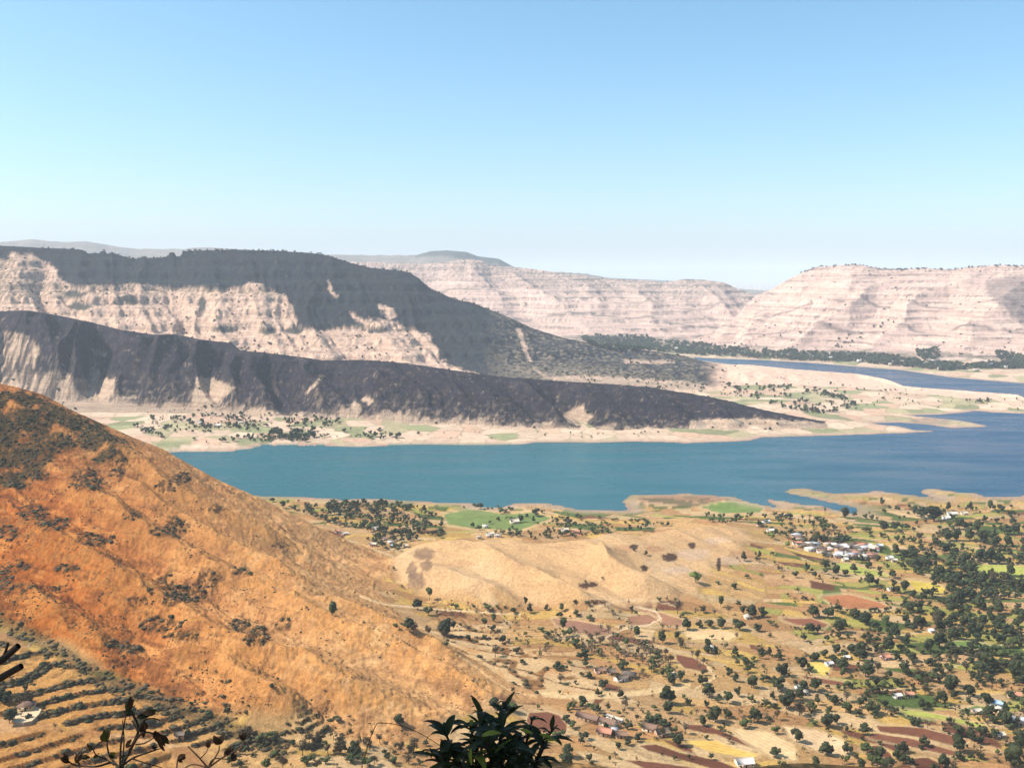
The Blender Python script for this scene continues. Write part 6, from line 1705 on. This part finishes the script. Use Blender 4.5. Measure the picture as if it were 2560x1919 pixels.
v, f = join(st); part('stem', raw_mesh('stem', v, f, [M_TWIG], smooth=True), shrub)
for (a, b_, dx_, dz_, L, var, n_) in [(322,1772,0,1,.05,1,6),(355,1800,.1,-1,.055,0,3),(388,1828,.2,-1,.075,0,3),(400,1832,.5,-1,.07,1,3),(402,1848,.7,-1,.05,1,3),(345,1790,.8,.3,.05,1,5),(330,1780,-.8,.3,.045,1,5),(360,1785,1,.1,.05,1,4),
                            (268,1850,0,1,.045,1,4),(262,1848,-.4,.9,.04,1,3),(275,1882,.6,-.6,.045,1,4),(245,1885,-.4,-.4,.03,1,3),(232,1868,-.6,.2,.03,1,3),(172,1902,-.3,.8,.045,1,6),(190,1905,.3,.8,.04,1,5),(205,1895,.9,.3,.04,1,3),
                            (380,1872,.8,.1,.022,0,3),(300,1895,.6,.2,.03,1,3),(318,1868,.6,.2,.03,1,2)]:
    for q in range(n_):
        key = 'w' if rf.random() < .6 else 'd'
        d = Vector((dx_ + rf.uniform(-.5, .5), rf.uniform(-.5, .5), dz_ + rf.uniform(-.4, .4)))
        add_leaf(shrub, rel(a + rf.uniform(-4, 4), b_ + rf.uniform(-4, 4), SY, b2), d, (rf.uniform(-.5, .5), -1, .6), L * rf.uniform(.5, 1.0), key, var, rf.uniform(.9, 1.5))

# -- second twiggy shrub with pale stems
SY3 = 3.1
b3 = Vector((float(ray(540, 1919)[0] * SY3), SY3, 0)); b3.z = gz(b3.x, b3.y)
sh2 = empty('bare_shrub', b3); tag(sh2, 'low reddish twigs with two small dark leaf tufts beside the bare shrub', 'shrub')
st = []
rp = rel(520, 1919, SY3, b3)
st.append(stem_path([Vector((0, 0, -.05)), rp * .5, rp], .007, .005, 6))
for pts, r in [([(520,1919),(500,1895),(470,1865)], .0035), ([(520,1919),(545,1880),(548,1862)], .0035), ([(520,1919),(560,1890),(600,1870),(610,1850)], .0035), ([(440,1935),(443,1905),(445,1892)], .0035), ([(520,1919),(535,1895),(585,1900)], .003),
               ([(520,1919),(480,1910),(440,1935)], .003), ([(560,1890),(580,1880),(575,1862)], .0025), ([(500,1895),(515,1880),(520,1868)], .0025)]:
    st.append(stem_path(smooth_pts([rel(a, b_, SY3, b3) for a, b_ in pts]), r, r * .5, 5))
v, f = join(st); part('stem', raw_mesh('stem', v, f, [M_TWIGR], smooth=True), sh2)
for (a, b_, dx_, dz_, L, n_) in [(548,1860,0,1,.04,4),(445,1893,.6,.2,.03,5),(610,1850,0,1,.03,3),(560,1888,.5,.6,.035,5),(580,1900,.5,.5,.03,4),(520,1868,0,1,.025,3)]:
    for q in range(n_):
        add_leaf(sh2, rel(a, b_, SY3, b3), (dx_ + rf.uniform(-.7, .7), rf.uniform(-.5, .5), dz_ + rf.uniform(-.5, .5)), (0, -1, .5), L * rf.uniform(.7, 1.2), 'w', 1, rf.uniform(1.2, 1.8))

# -- one thin arching twig
b4 = Vector((float(ray(1010, 1919)[0] * 2.9), 2.9, 0)); b4.z = gz(b4.x, b4.y)
tw = empty('arching_twig', b4); tag(tw, 'single thin arching twig crossing the golden slope beside the leafy bush', 'twig')
P = [Vector((0, 0, -.05)), rel(912, 1940, 2.9, b4), rel(915, 1880, 2.9, b4), rel(938, 1815, 2.9, b4), rel(955, 1806, 2.9, b4), rel(1000, 1812, 2.9, b4), rel(1050, 1832, 2.9, b4), rel(1100, 1862, 2.9, b4)]
v, f = stem_path(smooth_pts(P), .0016, .0011, 5); part('stem', raw_mesh('stem', v, f, [M_TWIG], smooth=True), tw)

# -- the tree on the left whose cut branches reach into the view and whose unseen crown is added to shade the bushes
tb = Vector((-3.1, 2.4, 0)); tb.z = gz(tb.x, tb.y)
lt = empty('overhanging_tree', tb); tag(lt, 'dark bare branch stubs of a tree reaching in from the edge', 'tree')
tr = [stem_path(smooth_pts([Vector((0, 0, -.2)), Vector((.1, .05, 1.2)), Vector((-.1, .1, 2.8)), Vector((-.3, .1, 4.4))]), .11, .05, 9)]
def lrel(a, b_, Yd): return px_at(a, b_, Yd) - tb
br = [([Vector((.08, .03, .75)), lrel(-220, 1800, 2.5), lrel(-60, 1690, 2.5), lrel(0, 1652, 2.5), lrel(46, 1613, 2.5)], .014, .0085), ([lrel(5, 1648, 2.5), lrel(14, 1628, 2.5), lrel(20, 1606, 2.5)], .005, .003),
      ([Vector((.06, .03, .55)), lrel(-200, 1830, 2.45), lrel(-60, 1735, 2.45), lrel(0, 1695, 2.45), lrel(54, 1664, 2.45)], .013, .0085)]
for P, r0, r1 in br: tr.append(stem_path(smooth_pts(P), r0, r1, 8))
crown_c = Vector((-.55, .1, 4.55))
for q in range(16):
    a_ = q * .9; e_ = crown_c + Vector((math.cos(a_) * 1.0, math.sin(a_) * 1.0, rf.uniform(-.5, .9)))
    tr.append(stem_path(smooth_pts([Vector((-.15, .1, 3.2 + rf.random())), (crown_c + e_) / 2 + Vector((0, 0, .1)), e_]), .03, .008, 5))
v, f = join(tr); part('trunk', raw_mesh('trunk', v, f, [M_TWIG], smooth=True), lt)
# unseen crown, set high to shade the bushes: leaf clusters around the twigs
rgf = np.random.default_rng(5)
d = rgf.normal(size=(4200, 3)); d /= np.linalg.norm(d, axis=1)[:, None]; d *= (rgf.random((4200, 1)) ** .45)
cc = np.array(crown_c) + d * [1.3, 1.5, 1.1]
cc = cc[fbm(cc[:, 0] * 1.6, cc[:, 1] * 1.6 + cc[:, 2] * 1.1, 641, 2) > -.22]
v, f = leaf_cards(cc, np.full(len(cc), .085), rgf)
part('crown', raw_mesh('crown', v, f, [M_LEAF]), lt)
print('done', round(time.time() - T0, 1))
